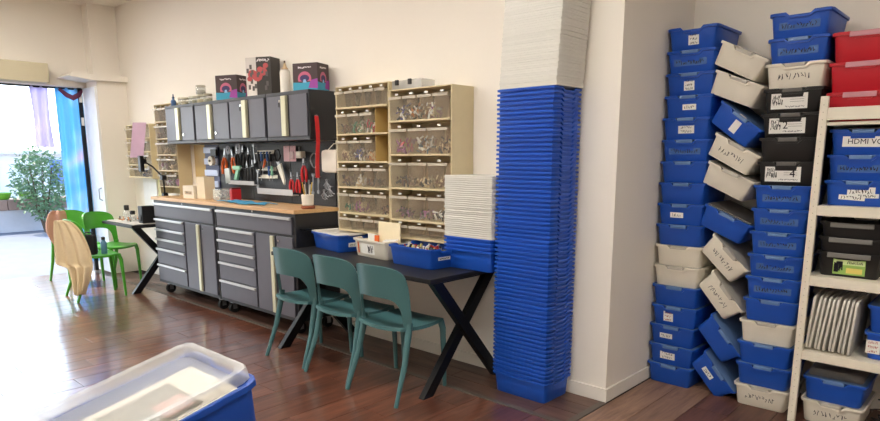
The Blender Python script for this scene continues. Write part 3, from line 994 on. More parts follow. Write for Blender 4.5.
# ------------------------------------------------------------------ tool cabinets
def tool_cabinet(label, X0, X1, dsplit, hd0, hd1):
    t = thing('tool_cabinet', label, 'tool cabinet', ((X0 + X1) / 2, 3.2, 0))
    cx = (X0 + X1) / 2
    f = 2.985 - 3.2
    def X(v): return v - cx
    body = MB().box(X(X0), X(X1), f, .225, .125, 1.04, .004).build('body', cab_body, t)
    def drawer(xa, xb, za, zb, lock=None):
        d = MB().box(X(xa), X(xb), f - .014, f - .0005, za, zb, .004).build('drawer', cab_front, t)
        MB().box(X(xa) + .004, X(xb) - .004, f - .032, f - .0142, zb - .026, zb - .004, .004).build('handle', silver, d)
        return d
    big = drawer(X0 + .03, X1 - .04, .862, 1.012)
    MB().tube([(X((X0 + X1) / 2), f - .004, 1.026), (X((X0 + X1) / 2), f + .002, 1.026)], .009, 10).build('lock', chrome, body)
    for za, zb in ((.738, .842), (.632, .732), (.522, .626), (.345, .516), (.160, .339)):
        drawer(X0 + .03, dsplit, za, zb)
    d1 = MB().box(X(dsplit + .03), X(hd1) + .0, f - .014, f - .0005, .160, .842, .004).build('door', cab_front, t)
    MB().box(X(hd0), X(hd1) - .002, f - .034, f - .0142, .165, .838, .005).build('handle', cream_handle, d1)
    d2 = MB().box(X(hd1) + .022, X(X1 - .035), f - .014, f - .0005, .160, .842, .004).build('door', cab_front, t)
    MB().tube([(X(hd1) + .06, f - .02, .80), (X(hd1) + .06, f - .0142, .80)], .010, 10).build('lock', chrome, d2)
    for sx in (X0 + .10, X1 - .10):
        for sy in (f + .075, .15):
            cst = MB().box(X(sx) - .028, X(sx) + .028, sy - .025, sy + .025, .095, .1245, .003)
            cst.box(X(sx) - .026, X(sx) - .021, sy - .02, sy + .02, .04, .10)
            cst.box(X(sx) + .021, X(sx) + .026, sy - .02, sy + .02, .04, .10)
            c_ = cst.build('caster', steel_grey, t)
            MB().tube([(X(sx) - .019, sy, .05), (X(sx) + .019, sy, .05)], .05, 16).build('wheel', rubber, c_)
    if label.startswith('right') or 'table' in label:
        mb = MB().tube([(X(X1) + .05, f + .05, .91), (X(X1) + .05, .18, .91)], .009, 8)
        mb.tube([(X(X1) - .002, f + .05, .91), (X(X1) + .05, f + .05, .91)], .009, 8)
        mb.tube([(X(X1) - .002, .18, .91), (X(X1) + .05, .18, .91)], .009, 8)
        mb.build('side_handle', black_steel, t)
    return t
tool_cabinet('charcoal rolling tool cabinet with grey drawers next to the small desk', -7.04, -5.675, -6.335, -6.035, -5.985)
tool_cabinet('charcoal rolling tool cabinet with grey drawers next to the black table', -5.665, -4.36, -4.985, -4.705, -4.655)
tag(MB().box(-7.06, -4.345, 2.965, 3.425, 1.0405, 1.072, .004).build('worktop', butcher), 'long butcher block worktop across both tool cabinets', 'worktop')

def wall_cabinet(label, X0, X1, Y0, lockz, group):
    t = thing('wall_cabinet', label, 'wall cabinet', ((X0 + X1) / 2, 3.29, 1.64), group=group)
    hw = (X1 - X0) / 2
    f = Y0 - 3.29
    body = MB().box(-hw, hw, f, .135, 0, .40, .004).build('body', cab_body, t)
    for z0, z1 in ((.372, .399), (.001, .028)):
        MB().box(-hw + .001, hw - .001, f - .006, f - .0003, z0, z1, .002).build('frame_rail', mat('cabinet_frame', (58, 59, 66), .45), t)
    d1 = MB().box(-hw + .02, -.055, f - .012, f - .0003, .032, .368, .003).build('door', cab_front, t)
    h = MB().box(-.055, .012, f - .03, f - .0003, .034, .366, .005).build('handle', cream_handle, d1)
    d2 = MB().box(.045, hw - .02, f - .012, f - .0003, .032, .368, .003).build('door', cab_front, t)
    lx = .085 if lockz < .2 else -.085
    MB().tube([(lx, f - .02, lockz), (lx, f - .0125, lockz)], .012, 10).build('lock', chrome, d2 if lx > 0 else d1)
    if lockz > .2:
        k_ = MB().box(lx - .014, lx + .006, f - .024, f - .021, lockz - .05, lockz - .012, .001)
        k_.build('key', black_p, d1)
    return t
gname = 'grey wall cabinets above the worktop'
wall_cabinet('grey double door wall cabinet under the glass jars, next to the clear drawer tower', -6.975, -6.312, 3.165, .09, gname)
wall_cabinet('grey double door wall cabinet under the glass jars and glowing helmet box', -6.308, -5.615, 3.165, .09, gname)
wall_cabinet('grey double door wall cabinet with hanging key under the robot toy box', -5.600, -4.968, 3.15, .325, gname)
wall_cabinet('grey double door wall cabinet with hanging key under the white squeeze bottle', -4.964, -4.340, 3.15, .325, gname)

# ------------------------------------------------------------------ things on top of the wall cabinets
TOPZ = 2.0405
def toy_box(label, loc, w, d, h, yaw, seed):
    t = thing('toy_box', label, 'box', loc, (0, 0, yaw))
    bd = MB().box(-w / 2, w / 2, -d / 2, d / 2, 0, h, .002).build('carton', mat('carton_dark', (62, 46, 48), .4), t)
    for side in range(2):
        W = w if side == 0 else d
        D = d if side == 0 else w
        mt = Matrix.Rotation(R(90) * side, 4, 'Z') @ Matrix.Translation((0, -D / 2, 0))
        def patch(nm, poly, m, yoff):
            o = MB().prism(poly, -yoff, -yoff + .0005, 'xz').build(nm, m, bd)
            o.matrix_local = mt
        patch('glow_band', [(-W / 2, 0), (W / 2, 0), (W / 2, h * .20), (W * .2, h * .30), (-W * .1, h * .27), (-W / 2, h * .30)], mat('print_cyan', (52, 150, 180), .4), .0006)
        patch('glow_edge', [(W * .12, h * .08), (W / 2, h * .05), (W / 2, h * .42), (W * .22, h * .36)], mat('print_magenta', (150, 60, 150), .4), .001)
        patch('helmet_dome', [(W * .27 * math.cos(a) - W * .02, h * .42 + h * .27 * math.sin(a)) for a in [R(-20 + q * 220 / 16) for q in range(17)]], mat('print_pink', (190, 96, 124), .4), .0014)
        patch('visor', [(W * .19 * math.cos(a) - W * .02, h * .44 + h * .13 * math.sin(a)) for a in [R(q * 360 / 16) for q in range(16)]], mat('print_navy', (54, 44, 92), .4), .0018)
        patch('visor_glint', [(-W * .10, h * .28), (W * .06, h * .28), (W * .02, h * .40), (-W * .06, h * .40)], mat('print_pale', (140, 180, 214), .4), .0021)
        mb = MB()
        strokes(mb, -W * .28, W * .26, h * .80, h * .86, -.0012, 10, .0035, seed)
        o = mb.build('title_lettering', mat('print_white', (226, 220, 220), .5), bd)
        o.matrix_local = mt
    return t
toy_box('dark carton with a pink helmet picture on the wall cabinets, beside the glass jars', (-5.745, 3.28, TOPZ), .255, .18, .225, R(20), 1)
toy_box('dark carton with a pink helmet picture on the wall cabinets, near the wall organizers', (-4.475, 3.275, TOPZ), .24, .17, .215, R(20), 2)
rb = thing('robot_box', 'white and black carton with a red robot picture on the wall cabinets', 'box', (-5.20, 3.28, TOPZ), (0, 0, R(24)))
bd = MB().box(-.13, .13, -.075, .075, 0, .335, .002).build('carton', mat('carton_white', (206, 200, 194), .45), rb)
MB().box(-.02, .131, -.0758, .0758, .0, .336, .001).build('carton_side', mat('carton_charcoal', (52, 48, 46), .45), bd)
mb = MB()
for q, (cx_, cz_, r_) in enumerate([(-.06, .19, .05), (-.01, .17, .055), (.05, .21, .045), (.08, .26, .028), (.02, .23, .03), (-.09, .15, .028)]):
    mb.prism([(cx_ + r_ * math.cos(a * .6981), cz_ + r_ * .8 * math.sin(a * .6981)) for a in range(9)], -.0775 - q * .0003, -.0766, 'xz')
mb.build('robot_print', mat('print_red', (176, 74, 76), .4), bd)
mb = MB()
for q in range(14):
    cx_, cz_ = rng.uniform(-.11, .10), rng.uniform(.06, .26)
    mb.box(cx_ - .012, cx_ + .012, -.0782, -.0766, cz_ - .02, cz_ + .02, 0, None)
stuff(mb.build('machine_print', mat('print_grey', (88, 84, 82), .4), bd))
MB().prism([(-.12, .0), (-.02, .0), (-.05, .09), (-.09, .09)], -.0779, -.0766, 'xz').build('figure_print', mat('print_offwhite', (222, 216, 210), .4), bd)
mb = MB(); strokes(mb, -.01, .12, .295, .318, -.0772, 9, .004, 33); mb.build('title_lettering', mat('print_white', (226, 220, 220), .5), bd)
bt = thing('squeeze_bottle', 'tall white squeeze bottle with tan nozzle on the wall cabinets', 'bottle', (-4.885, 3.30, TOPZ))
MB().lathe([(.04, 0), (.046, .006), (.046, .19), (.04, .205), (.022, .212)], 20).build('bottle_body', mat('bottle_white', (226, 220, 208), .4), bt, True)
nz = MB().lathe([(.028, .2125), (.028, .222), (.02, .228), (.008, .262), (.005, .268)], 14).build('nozzle', mat('nozzle_tan', (206, 178, 140), .5), bt, True)
MB().lathe([(.007, .2685), (.008, .28), (.004, .285)], 10).build('nozzle_cap', mat('cap_brown', (96, 72, 54), .5), nz, True)
db = thing('dropper_bottle', 'small blue dropper bottle at the end of the wall cabinets', 'bottle', (-6.93, 3.24, TOPZ))
MB().lathe([(.026, 0), (.028, .004), (.028, .06), (.012, .075), (.012, .085)], 14).build('bottle_body', mat('bottle_blue', (72, 104, 148), .4), db, True)
MB().lathe([(.014, .0855), (.014, .10), (.006, .105), (.005, .13)], 12).build('dropper_cap', mat('cap_blue', (60, 84, 116), .5), db, True)
jar_fill = [mat('fill_olive', (150, 142, 96), .8, var=.3, scale=60), mat('fill_sand', (190, 170, 120), .8, var=.3, scale=60), mat('fill_grey', (136, 132, 122), .8, var=.3, scale=60)]
for i, (jx, jy, jz, jr, jh) in enumerate([(-6.79, 3.27, 0, .045, .065), (-6.68, 3.25, 0, .045, .06), (-6.57, 3.28, 0, .045, .065), (-6.46, 3.26, 0, .045, .06), (-6.35, 3.27, 0, .05, .07), (-6.36, 3.27, .0925, .05, .07), (-6.22, 3.27, 0, .045, .07)]):
    t = thing('glass_jar', 'small glass jar on the wall cabinets, stacked on another jar' if jz else 'small glass jar with metal lid standing on the wall cabinets', 'jar', (jx, jy, TOPZ + jz), group='glass jars on the wall cabinets')
    MB().lathe([(jr * .92, 0), (jr, .006), (jr, jh * .85), (jr * .9, jh)], 16).build('jar_glass', glass_m, t, True)
    MB().lathe([(jr * .86, .004), (jr * .9, .01), (jr * .9, jh * .6), (jr * .5, jh * .66)], 14).build('jar_contents', jar_fill[i % 3], t, True)
    MB().lathe([(jr * .95, jh + .0005), (jr * .97, jh + .004), (jr * .97, jh + .018), (jr * .9, jh + .021)], 16).build('jar_lid', mat('lid_tin', (186, 178, 160), .35, metal=.5), t, True)

# ------------------------------------------------------------------ tilt-bin organizers on the wall
content_cols = [(24, 110, 84), (176, 34, 72), (40, 58, 140), (190, 120, 60), (150, 92, 140), (60, 60, 64), (206, 186, 150), (112, 82, 66), (226, 226, 220), (70, 100, 120)]
cont_m = [mat('contents_%d' % i, c, .6) for i, c in enumerate(content_cols)]
def organizer(name, label, X0, X1, Y0, ztop, ledges, counts, missing, contents, seed, zbot=None, group=None, full=True):
    t = thing(name, label, 'organizer', ((X0 + X1) / 2, Y0, ledges[-1]), group=group)
    cx, cz = (X0 + X1) / 2, ledges[-1]
    hw = (X1 - X0) / 2
    dp = WY - .004 - Y0
    r_ = random.Random(seed)
    zb = (zbot if zbot is not None else ledges[-1] - .02) - cz
    fr = MB()
    fr.box(-hw, -hw + .010, 0, dp, zb, ztop - cz, .002)
    fr.box(hw - .010, hw, 0, dp, zb, ztop - cz, .002)
    fr.box(-hw + .010, hw - .010, dp - .008, dp, zb, ztop - cz)
    fr.box(-hw + .010, hw - .010, 0.004, dp - .008, ztop - cz - .008, ztop - cz, .002)
    fr.build('case', beige_frame, t)
    z_up = ztop - cz - .008
    for ri, lz in enumerate(ledges):
        z0 = lz - cz
        MB().box(-hw + .010, hw - .010, -.012, dp - .008, z0 - .014, z0, .003).build('shelf_ledge', beige_frame, t)
        n = counts[ri]
        w = (2 * hw - .024) / n
        hgt = z_up - z0 - .004
        for q in range(n):
            xa = -hw + .012 + q * w
            if (ri, q) in missing:
                MB().box(xa + .003, xa + w - .003, dp - .016, dp - .009, z0 + .001, z0 + hgt, 0).build('back_panel', tan_m, t)
                MB().box(xa + .001, xa + .006, .006, dp - .016, z0 + .001, z0 + hgt, 0).build('divider', tan_m, t)
                continue
            a, b2 = xa + .002, xa + w - .002
            mb = MB()
            hh = hgt * .80
            tl = .022
            # a clear tilt bin: leaning front, two sides, bottom
            mb.add([(a, -.002, z0 + .002), (b2, -.002, z0 + .002), (b2, -tl, z0 + hh), (a, -tl, z0 + hh), (a, .001, z0 + .002), (b2, .001, z0 + .002), (b2, -tl + .003, z0 + hh), (a, -tl + .003, z0 + hh)],
                   [(0, 1, 2, 3), (7, 6, 5, 4), (3, 2, 6, 7), (0, 4, 5, 1), (0, 3, 7, 4), (1, 5, 6, 2)])
            for xs in (a, b2 - .002):
                mb.prism([(.001, z0 + .002), (dp * .55, z0 + .002), (dp * .7, z0 + hh), (-tl + .003, z0 + hh)], xs, xs + .002, 'yz')
            tb = mb.build('tilt_bin', clear_m, t)
            MB().box(a + .004, b2 - .004, -tl - .006, -tl - .0005, z0 + hh - .020, z0 + hh, .002).build('bin_lip', mat('lip_clear', (216, 206, 188), .2, alpha=.6), tb)
            MB().box((a + b2) / 2 - .016, (a + b2) / 2 + .016, -.0085, -.0025, z0 + hh + .01, z0 + hh + .022, .001).build('white_tab', paper_m, tb)
            if full:
                MB().box(a + .003, b2 - .003, dp * .7 + .004, dp * .7 + .008, z0 + .003, z0 + hh, 0).build('bin_back', mat('bin_back_brown', (182, 154, 120), .6), tb)
            cs = contents.get((ri, q))
            if cs:
                fillh = hh * r_.uniform(.3, .55) if len(cs) < 3 else hh * .6
                bits(tb, (a + b2) / 2, dp * .30, z0 + .012 + fillh / 2, w * .36, dp * .22, fillh / 2, 44, .019, [cont_m[k_] for k_ in cs], seed * 50 + ri * 7 + q, 'bin_contents')
        z_up = z0 - .014
    return t
organizer('tilt_bin_organizer', 'tall beige tilt bin organizer with two open tan compartments on the wall', -4.062, -3.452, 3.20, 2.036, [1.878, 1.679, 1.469, 1.271, 1.069, .93], [5, 4, 4, 4, 4, 4],
          {(1, 3), (2, 3)}, {(1, 0): (5, 7), (1, 1): (0, 0, 8), (1, 2): (0, 1, 8), (2, 0): (7, 6), (2, 1): (2, 8, 5), (2, 2): (3, 6), (3, 0): (5, 7), (3, 1): (8, 6), (3, 2): (5, 7), (4, 0): (6, 0), (4, 1): (6, 4), (4, 3): (7, 5)}, 3, zbot=.912)
organizer('tilt_bin_organizer', 'beige tilt bin organizer with wide clear bins beside the pile of lids', -3.447, -2.842, 3.20, 1.972, [1.757, 1.522, 1.282, 1.053, .925], [4, 3, 3, 3, 3],
          set(), {(0, 0): (2, 8, 5), (0, 1): (3, 8, 5), (0, 2): (6, 8, 4), (1, 0): (4, 1, 4), (1, 1): (9, 8, 7), (1, 2): (5, 6, 7), (2, 0): (7, 5), (2, 1): (5, 6), (2, 2): (6, 7), (3, 0): (5, 4), (3, 1): (5, 4), (3, 2): (8, 5)}, 4, zbot=.912)
o = thing('clear_case', 'small clear case with black clips on top of the wide bin organizer', 'case', (-3.30, 3.30, 1.9725))
MB().box(-.15, .15, -.07, .07, 0, .065, .006).build('case_shell', mat('case_clear', (196, 196, 194), .2, alpha=.5), o)
for q in (-.09, .04):
    MB().box(q - .016, q + .016, -.082, -.0705, .03, .068, .003).build('clip', black_p, o)
organizer('drawer_tower', 'clear small parts drawer tower beside the wall cabinets', -7.50, -6.992, 3.27, 2.09, [1.90, 1.71, 1.53, 1.35, 1.17], [4, 4, 4, 4, 4], set(),
          {(1, 0): (7,), (1, 2): (6,), (2, 1): (7, 6), (3, 0): (4, 8), (3, 2): (6,), (4, 1): (4, 8), (4, 3): (4,)}, 8, zbot=1.076, full=False)
organizer('drawer_tower', 'clear small parts drawer tower above the small desk', -8.40, -7.72, 3.29, 1.89, [1.73, 1.57, 1.41, 1.26], [4, 4, 4, 4], set(),
          {(1, 1): (7,), (2, 0): (6,), (3, 2): (7, 5)}, 9, zbot=1.24, full=False)

# ------------------------------------------------------------------ tool wall
PY = 3.405
pb = thing('pegboard', 'black steel tool board between the worktop and wall cabinets', 'tool board', (-5.34, PY, 1.074))
for q in range(3):
    xa = -.98 + q * .655
    MB().box(xa, xa + .65, 0, .02, 0, .562, .003).build('board_panel', mat('board_black', (30, 31, 36), .5), pb)
ph = MB()
for i in range(48):
    for j in range(13):
        ph.box(-.955 + i * .04, -.949 + i * .04, -.0008, .001, .03 + j * .041, .036 + j * .041)
stuff(ph.build('peg_holes', mat('peg_dark', (8, 8, 10), .8), pb))
tag(MB().box(-6.86, -6.62, 3.40, 3.425, 1.2, 1.63, .002).build('tan_panel', tan_m), 'tan wooden panel on the wall between drawer tower and pale rails', 'panel')
rp = thing('rail_panel', 'pale blue louvred rail panel on the wall beside the tool board', 'rail panel', (-6.465, 3.40, 1.15))
MB().box(-.15, .14, 0, .02, 0, .48, .002).build('panel_back', mat('rail_navy', (44, 50, 92), .5), rp)
for q in range(4):
    MB().box(-.145, .135, -.02, -.0005, .03 + q * .12, .095 + q * .12, .006).build('rail', rail_blue, rp)

def tool(name, label, cat, x, z, y=None, roll=0.0, group=None):
    return thing(name, label, cat, (x, PY - .03 if y is None else y, z), (0, roll, 0), group)
def pliers(label, x, z, hm, roll=0, s=1.0, group=None):
    t = tool('pliers', label, 'pliers', x, z, roll=roll, group=group)
    for sx in (-1, 1):
        MB().tube([(sx * .006 * s, 0, -.002), (sx * .022 * s, 0, -.035 * s), (sx * .026 * s, 0, -.075 * s), (sx * .020 * s, 0, -.12 * s)], [.006 * s, .010 * s, .011 * s, .008 * s], 8).build('grip', hm, t, True)
    MB().prism([(-.016 * s, -.004), (.016 * s, -.004), (.012 * s, .022 * s), (.004 * s, .058 * s), (-.004 * s, .058 * s), (-.012 * s, .022 * s)], -.005, .005, 'xz').build('jaws', steel_grey, t)
    MB().tube([(0, -.008, .01), (0, .008, .01)], .007 * s, 10).build('pivot', tool_black, t)
    MB().tube([(0, .028, .03), (0, .0, .03)], .003, 6).build('peg', steel_grey, t)
    return t
def driver(label, x, z, hm, roll=0, L=.12, group=None):
    t = tool('screwdriver', label, 'screwdriver', x, z, roll=roll, group=group)
    MB().lathe([(.008, 0), (.013, .008), (.011, .04), (.014, .075), (.009, .09)], 10).build('handle', hm, t, True)
    MB().tube([(0, 0, 0), (0, 0, -L)], .0035, 6).build('shaft', steel_grey, t)
    MB().tube([(0, .028, .02), (0, .0, .02)], .003, 6).build('peg', steel_grey, t)
    return t
def spanner(label, x, z, L=.16, roll=0, group=None, m=None):
    t = tool('spanner', label, 'spanner', x, z, roll=roll, group=group)
    m = m or steel_grey
    sh = MB().box(-.007, .007, -.003, .003, -L, 0, .002)
    sh.lathe([(.008, -.004), (.018, -.004), (.018, .004), (.008, .004)], 14, mtx=Matrix.Translation((0, 0, -L - .012)) @ Matrix.Rotation(R(90), 4, 'X'))
    sh.build('shank', m, t)
    MB().prism([(-.017, .0), (.017, .0), (.02, .024), (.009, .03), (.006, .012), (-.006, .012), (-.009, .03), (-.02, .024)], -.004, .004, 'xz').build('open_jaw', m, t)
    MB().tube([(0, .028, -.01), (0, .0, -.01)], .003, 6).build('peg', steel_grey, t)
    return t
def scissors(label, x, z, hm, roll=0, s=1.0, group=None):
    t = tool('scissors', label, 'scissors', x, z, roll=roll, group=group)
    for sx in (-1, 1):
        ring_ = [(sx * (.020 + .016 * math.cos(a)) * s, 0, (.045 + .026 * math.sin(a)) * s) for a in [q * 6.2832 / 14 for q in range(15)]]
        MB().tube(ring_, .0048 * s, 6).build('finger_loop', hm, t, True)
        MB().prism([(sx * .004 * s, .02 * s), (sx * .012 * s, .018 * s), (-sx * .010 * s, -.11 * s), (-sx * .013 * s, -.11 * s)], -.002 * (sx + 2), .0005 - .002 * (sx + 1), 'xz').build('blade', steel_grey, t)
    MB().tube([(0, .028, .03), (0, .0, .03)], .003, 6).build('peg', steel_grey, t)
    return t
pliers('red handled pliers on the tool board, lower left of a cluster of three', -4.965, 1.305, tool_red, s=1.05)
pliers('red handled pliers on the tool board, lower right of a cluster of three', -4.865, 1.305, tool_red, s=1.05)
pliers('large red handled pliers on the tool board above the other red ones', -4.765, 1.43, tool_red, s=1.25)
pliers('orange handled pliers on the tool board beside the pale rails', -6.15, 1.50, tool_orange, roll=R(8), s=1.5)
pliers('orange handled side cutter on the tool board beside the mint hot glue gun', -5.99, 1.50, tool_orange, roll=R(-14), s=1.35)
g2 = 'black handled pliers on the tool board'
for x_, z_, rl in ((-5.90, 1.54, 0), (-5.79, 1.55, 6), (-5.68, 1.53, -5), (-5.72, 1.40, 3), (-5.62, 1.41, -3)):
    pliers('black handled pliers hanging on the tool board near the mint glue gun', x_, z_, tool_black, R(rl), 1.1, g2)
g3 = 'steel spanners on the tool board'
for x_, z_ in ((-5.585, 1.60), (-5.53, 1.35), (-4.63, 1.33), (-4.56, 1.34)):
    spanner('steel spanner hanging on the tool board', x_, z_, .13, R(rng.uniform(-6, 6)), g3)
g4 = 'screwdrivers on the tool board rails'
for x_, z_, m_ in ((-5.50, 1.46, tool_black), (-5.45, 1.46, tool_blue), (-5.40, 1.46, tool_black), (-5.35, 1.46, tool_blue), (-5.30, 1.46, tool_black)):
    driver('dark handled screwdriver in the upper white tool rail', x_, z_, m_, 0, .06, g4)
for x_, z_, m_ in ((-5.47, 1.325, tool_black), (-5.33, 1.325, tool_blue), (-5.28, 1.325, tool_green)):
    driver('short handled screwdriver in the lower white tool rail', x_, z_, m_, 0, .05, 'screwdrivers in the lower rail')
driver('orange handled screwdriver slanting in the lower white tool rail', -5.42, 1.40, tool_orange, R(25), .08)
for z_, xa, xb, lab in ((1.534, -5.56, -5.27, 'white steel tool rail, upper of three on the tool board'), (1.378, -5.52, -5.25, 'white steel tool rail, middle of three on the tool board'), (1.302, -5.52, -5.23, 'white steel tool rail, lowest of three on the tool board')):
    o = MB().box(xa, xb, PY - .032, PY - .001, z_ - .004, z_ + .004, .001)
    o.box(xa, xb, PY - .006, PY - .001, z_, z_ + .03, .001)
    tag(o.build('tool_rail', tool_white), lab, 'tool rail')
o = MB().box(-5.49, -4.90, PY - .07, PY - .001, 1.150, 1.158, .002)
o.box(-5.49, -4.90, PY - .07, PY - .064, 1.158, 1.205, .002)
tag(o.build('tool_tray', mat('tray_grey', (190, 190, 192), .5)), 'long pale grey tray on the tool board above the worktop', 'tray')
o = MB().box(-6.05, -5.56, PY - .06, PY - .001, 1.225, 1.233, .002)
o.box(-6.05, -5.56, PY - .06, PY - .054, 1.233, 1.265, .002)
tag(o.build('tool_tray', mat('tray_grey', (190, 190, 192), .5)), 'pale grey tray on the tool board under the mint glue gun', 'tray')
for x_, z_, r_, lab in ((-5.80, 1.375, .05, 'coil of black cable on the tool board near the mint glue gun'), (-5.17, 1.56, .045, 'coil of black cable on the tool board beside the pink packs'), (-4.60, 1.52, .05, 'coil of grey cable on the tool board near the red strap')):
    t = tool('cable_coil', lab, 'cable coil', x_, z_)
    pts = [((r_ + .006 * math.sin(q * 1.7)) * math.sin(q * .42), -.004 * math.cos(q * .9) - .006, -r_ + (r_ * 1.25) * math.cos(q * .42)) for q in range(62)]
    MB().tube(pts, .0042, 5).build('cable', tool_black if 'black' in lab else steel_grey, t)
    MB().tube([(0, .028, .01), (0, -.012, .01)], .0035, 6).build('peg', steel_grey, t)
# white snips, mint glue gun, discs, packs
t = tool('metal_snips', 'white handled snips slanting on the tool board', 'snips', -5.15, 1.42, roll=R(-24))
MB().prism([(-.035, .01), (.035, .01), (.016, -.16), (-.004, -.19), (-.014, -.16)], -.008, .008, 'xz').build('handles', tool_white, t)
MB().prism([(-.018, .0102), (.018, .0102), (.03, .05), (.002, .035), (-.026, .055)], -.006, .006, 'xz').build('blades', steel_grey, t)
t = tool('glue_gun', 'mint green glue gun hanging on the tool board', 'glue gun', -5.90, 1.39)
MB().box(-.09, .06, -.016, .016, -.02, .024, .012).build('gun_body', tool_green, t)
MB().prism([(-.02, -.021), (.03, -.021), (-.02, -.12), (-.07, -.115)], -.013, .013, 'xz').build('gun_grip', tool_green, t)
MB().tube([(.0602, 0, .002), (.085, 0, .002)], [.010, .004], 10).build('gun_nozzle', steel_grey, t)
MB().tube([(0, .028, .01), (0, .017, .01)], .003, 6).build('peg', steel_grey, t)
for x_, z_, r_, lab in ((-6.075, 1.57, .045, 'grey cutting disc on the tool board, smaller of two'), (-5.87, 1.585, .052, 'grey cutting disc on the tool board, larger of two')):
    t = tool('cutting_disc', lab, 'disc', x_, z_)
    MB().lathe([(.012, -.003), (r_, -.003), (r_, .003), (.012, .003)], 22, mtx=Matrix.Rotation(R(90), 4, 'X')).build('disc', mat('disc_grey', (130, 130, 140), .5), t)
    MB().tube([(0, .028, 0), (0, -.008, 0)], .008, 10).build('hub', tool_black, t)
for x_, lab in ((-5.025, 'pink blister pack on the tool board, with a plain front'), (-4.925, 'pink blister pack on the tool board, with a clear bubble')):
    t = tool('blister_pack', lab, 'blister pack', x_, 1.60)
    MB().box(-.046, .046, -.002, .002, -.14, 0, .001).build('card', pink_pack, t)
    if 'bubble' in lab:
        MB().box(-.03, .03, -.022, -.0022, -.12, -.05, .008).build('bubble', mat('bubble_clear', (236, 214, 218), .15, alpha=.5), t)
    MB().tube([(0, .028, -.01), (0, -.01, -.01)], .003, 6).build('peg', steel_grey, t)
t = tool('tool_holder', 'white small holder on the tool board beside the pink packs', 'holder', -4.80, 1.53)
MB().box(-.04, .04, -.03, .02, -.04, .02, .006).build('holder_body', tool_white, t)
MB().tube([(-.02, -.005, .0205), (-.02, -.005, .06)], .005, 8).build('bit', steel_grey, t)
# red strap, bag, metal hooks at the end
t = thing('red_strap', 'long red lanyard strap hanging at the end of the wall cabinets', 'strap', (-4.318, 3.20, 1.83))
g = []
for i in range(20):
    v = i / 19
    g.append([(.004 * math.sin(v * 6) + .0, -.018 + q * .018 + .006 * math.sin(v * 5), -.50 * v) for q in range(3)])
MB().slab(g, .006).build('strap', tool_red, t, True)
MB().tube([(-.02, 0, .0), (.01, 0, .004)], .006, 8).build('hook', steel_grey, t)
MB().tube([(0, 0, -.50), (.006, 0, -.53), (0, 0, -.55)], .005, 6).build('clip', steel_grey, t)
t = thing('cotton_bag', 'small white cotton pouch hanging beside the wall organizers', 'pouch', (-4.305, 3.34, 1.56))
MB().box(-.105, .10, -.045, .045, -.19, 0, .03).build('pouch', mat('cotton_white', (232, 224, 212), .9, bump=.2), t, True)
MB().tube([(-.06, 0, -.005), (-.03, .04, .05), (.03, .04, .05), (.06, 0, -.005)], .004, 6).build('drawstring', tool_white, t)
for i, (x_, z_) in enumerate(((-4.43, 1.30), (-4.39, 1.24), (-4.47, 1.21))):
    t = tool('hex_key_ring', 'ring of steel hex keys hanging at the end of the tool board', 'hex keys', x_, z_, group='hex key rings')
    for q in range(5):
        a = R(-50 + q * 25)
        MB().tube([(0, -.004 * q, 0), (.07 * math.sin(a), -.004 * q, -.07 * math.cos(a)), (.07 * math.sin(a) + .02, -.004 * q, -.07 * math.cos(a) - .004)], .0042, 6).build('hex_key', steel_grey, t)
    MB().tube([(.012 * math.cos(a_), -.008, .012 * math.sin(a_)) for a_ in [q * .6283 for q in range(11)]], .003, 6).build('ring', steel_grey, t)
    MB().tube([(0, .028, .008), (0, -.02, .008)], .003, 6).build('peg', steel_grey, t)
t = tool('masking_tape', 'roll of pale tape hanging on the rail panel', 'tape roll', -6.40, 1.46, y=3.36)
MB().lathe([(.022, -.018), (.05, -.018), (.05, .018), (.022, .018)], 20, mtx=Matrix.Rotation(R(90), 4, 'X')).build('roll', tool_white, t, True)
MB().tube([(0, .02, .0), (0, -.03, .0)], .012, 10).build('peg', tool_black, t)
t = tool('tool_holster', 'black pouch hanging on the rail panel', 'pouch', -6.34, 1.56, y=3.36)
MB().box(-.06, .06, -.012, .012, -.05, .02, .008).build('pouch', tool_black, t)
t = tool('safety_goggles', 'clear bag hanging below the orange pliers', 'bag', -6.06, 1.34, y=3.35)
MB().prism([(-.05, .04), (.04, .05), (.05, -.10), (-.045, -.11)], -.006, .006, 'xz').build('bag_film', mat('film_clear', (198, 206, 204), .2, alpha=.7), t)
t.name = 'clear_bag'

# ------------------------------------------------------------------ on the worktop
WZ = 1.0725
t = thing('paper_box', 'white open box of papers on the worktop', 'box', (-6.47, 3.17, WZ), (0, 0, R(4)))
MB().box(-.105, .105, -.06, .06, 0, .13, .003).build('box_body', mat('box_white', (226, 218, 200), .7), t)
MB().box(-.07, .07, -.0612, -.0605, .04, .075).build('label', mat('lab_tan', (190, 170, 140), .7), t)
mb = MB(); strokes(mb, -.06, .06, .048, .068, -.0622, 8, .002, 55); mb.build('lettering', ink_soft, t)
t = thing('cream_box', 'tall cream carton on the worktop beside the white box', 'box', (-6.235, 3.19, WZ), (0, 0, R(-3)))
MB().box(-.095, .095, -.055, .055, 0, .225, .003).build('carton', mat('box_cream', (222, 206, 176), .7), t)
MB().box(-.094, .094, -.054, .054, .2255, .228).build('carton_lid', mat('box_cream_lid', (206, 186, 150), .7), t)
t = thing('black_speaker', 'small black clamp block on the worktop under the drawer tower', 'clamp', (-6.76, 3.27, WZ))
MB().box(-.05, .05, -.04, .04, 0, .06, .006).build('block', tool_black, t)
MB().box(-.03, .03, -.02, .02, .0605, .12, .006).build('jaw', tool_black, t)
t.name = 'bench_clamp'
t = thing('parts_jar', 'square clear jar of metal bits on the worktop', 'jar', (-5.86, 3.16, WZ))
MB().box(-.075, .075, -.055, .055, 0, .115, .008).build('jar_glass', glass_m, t)
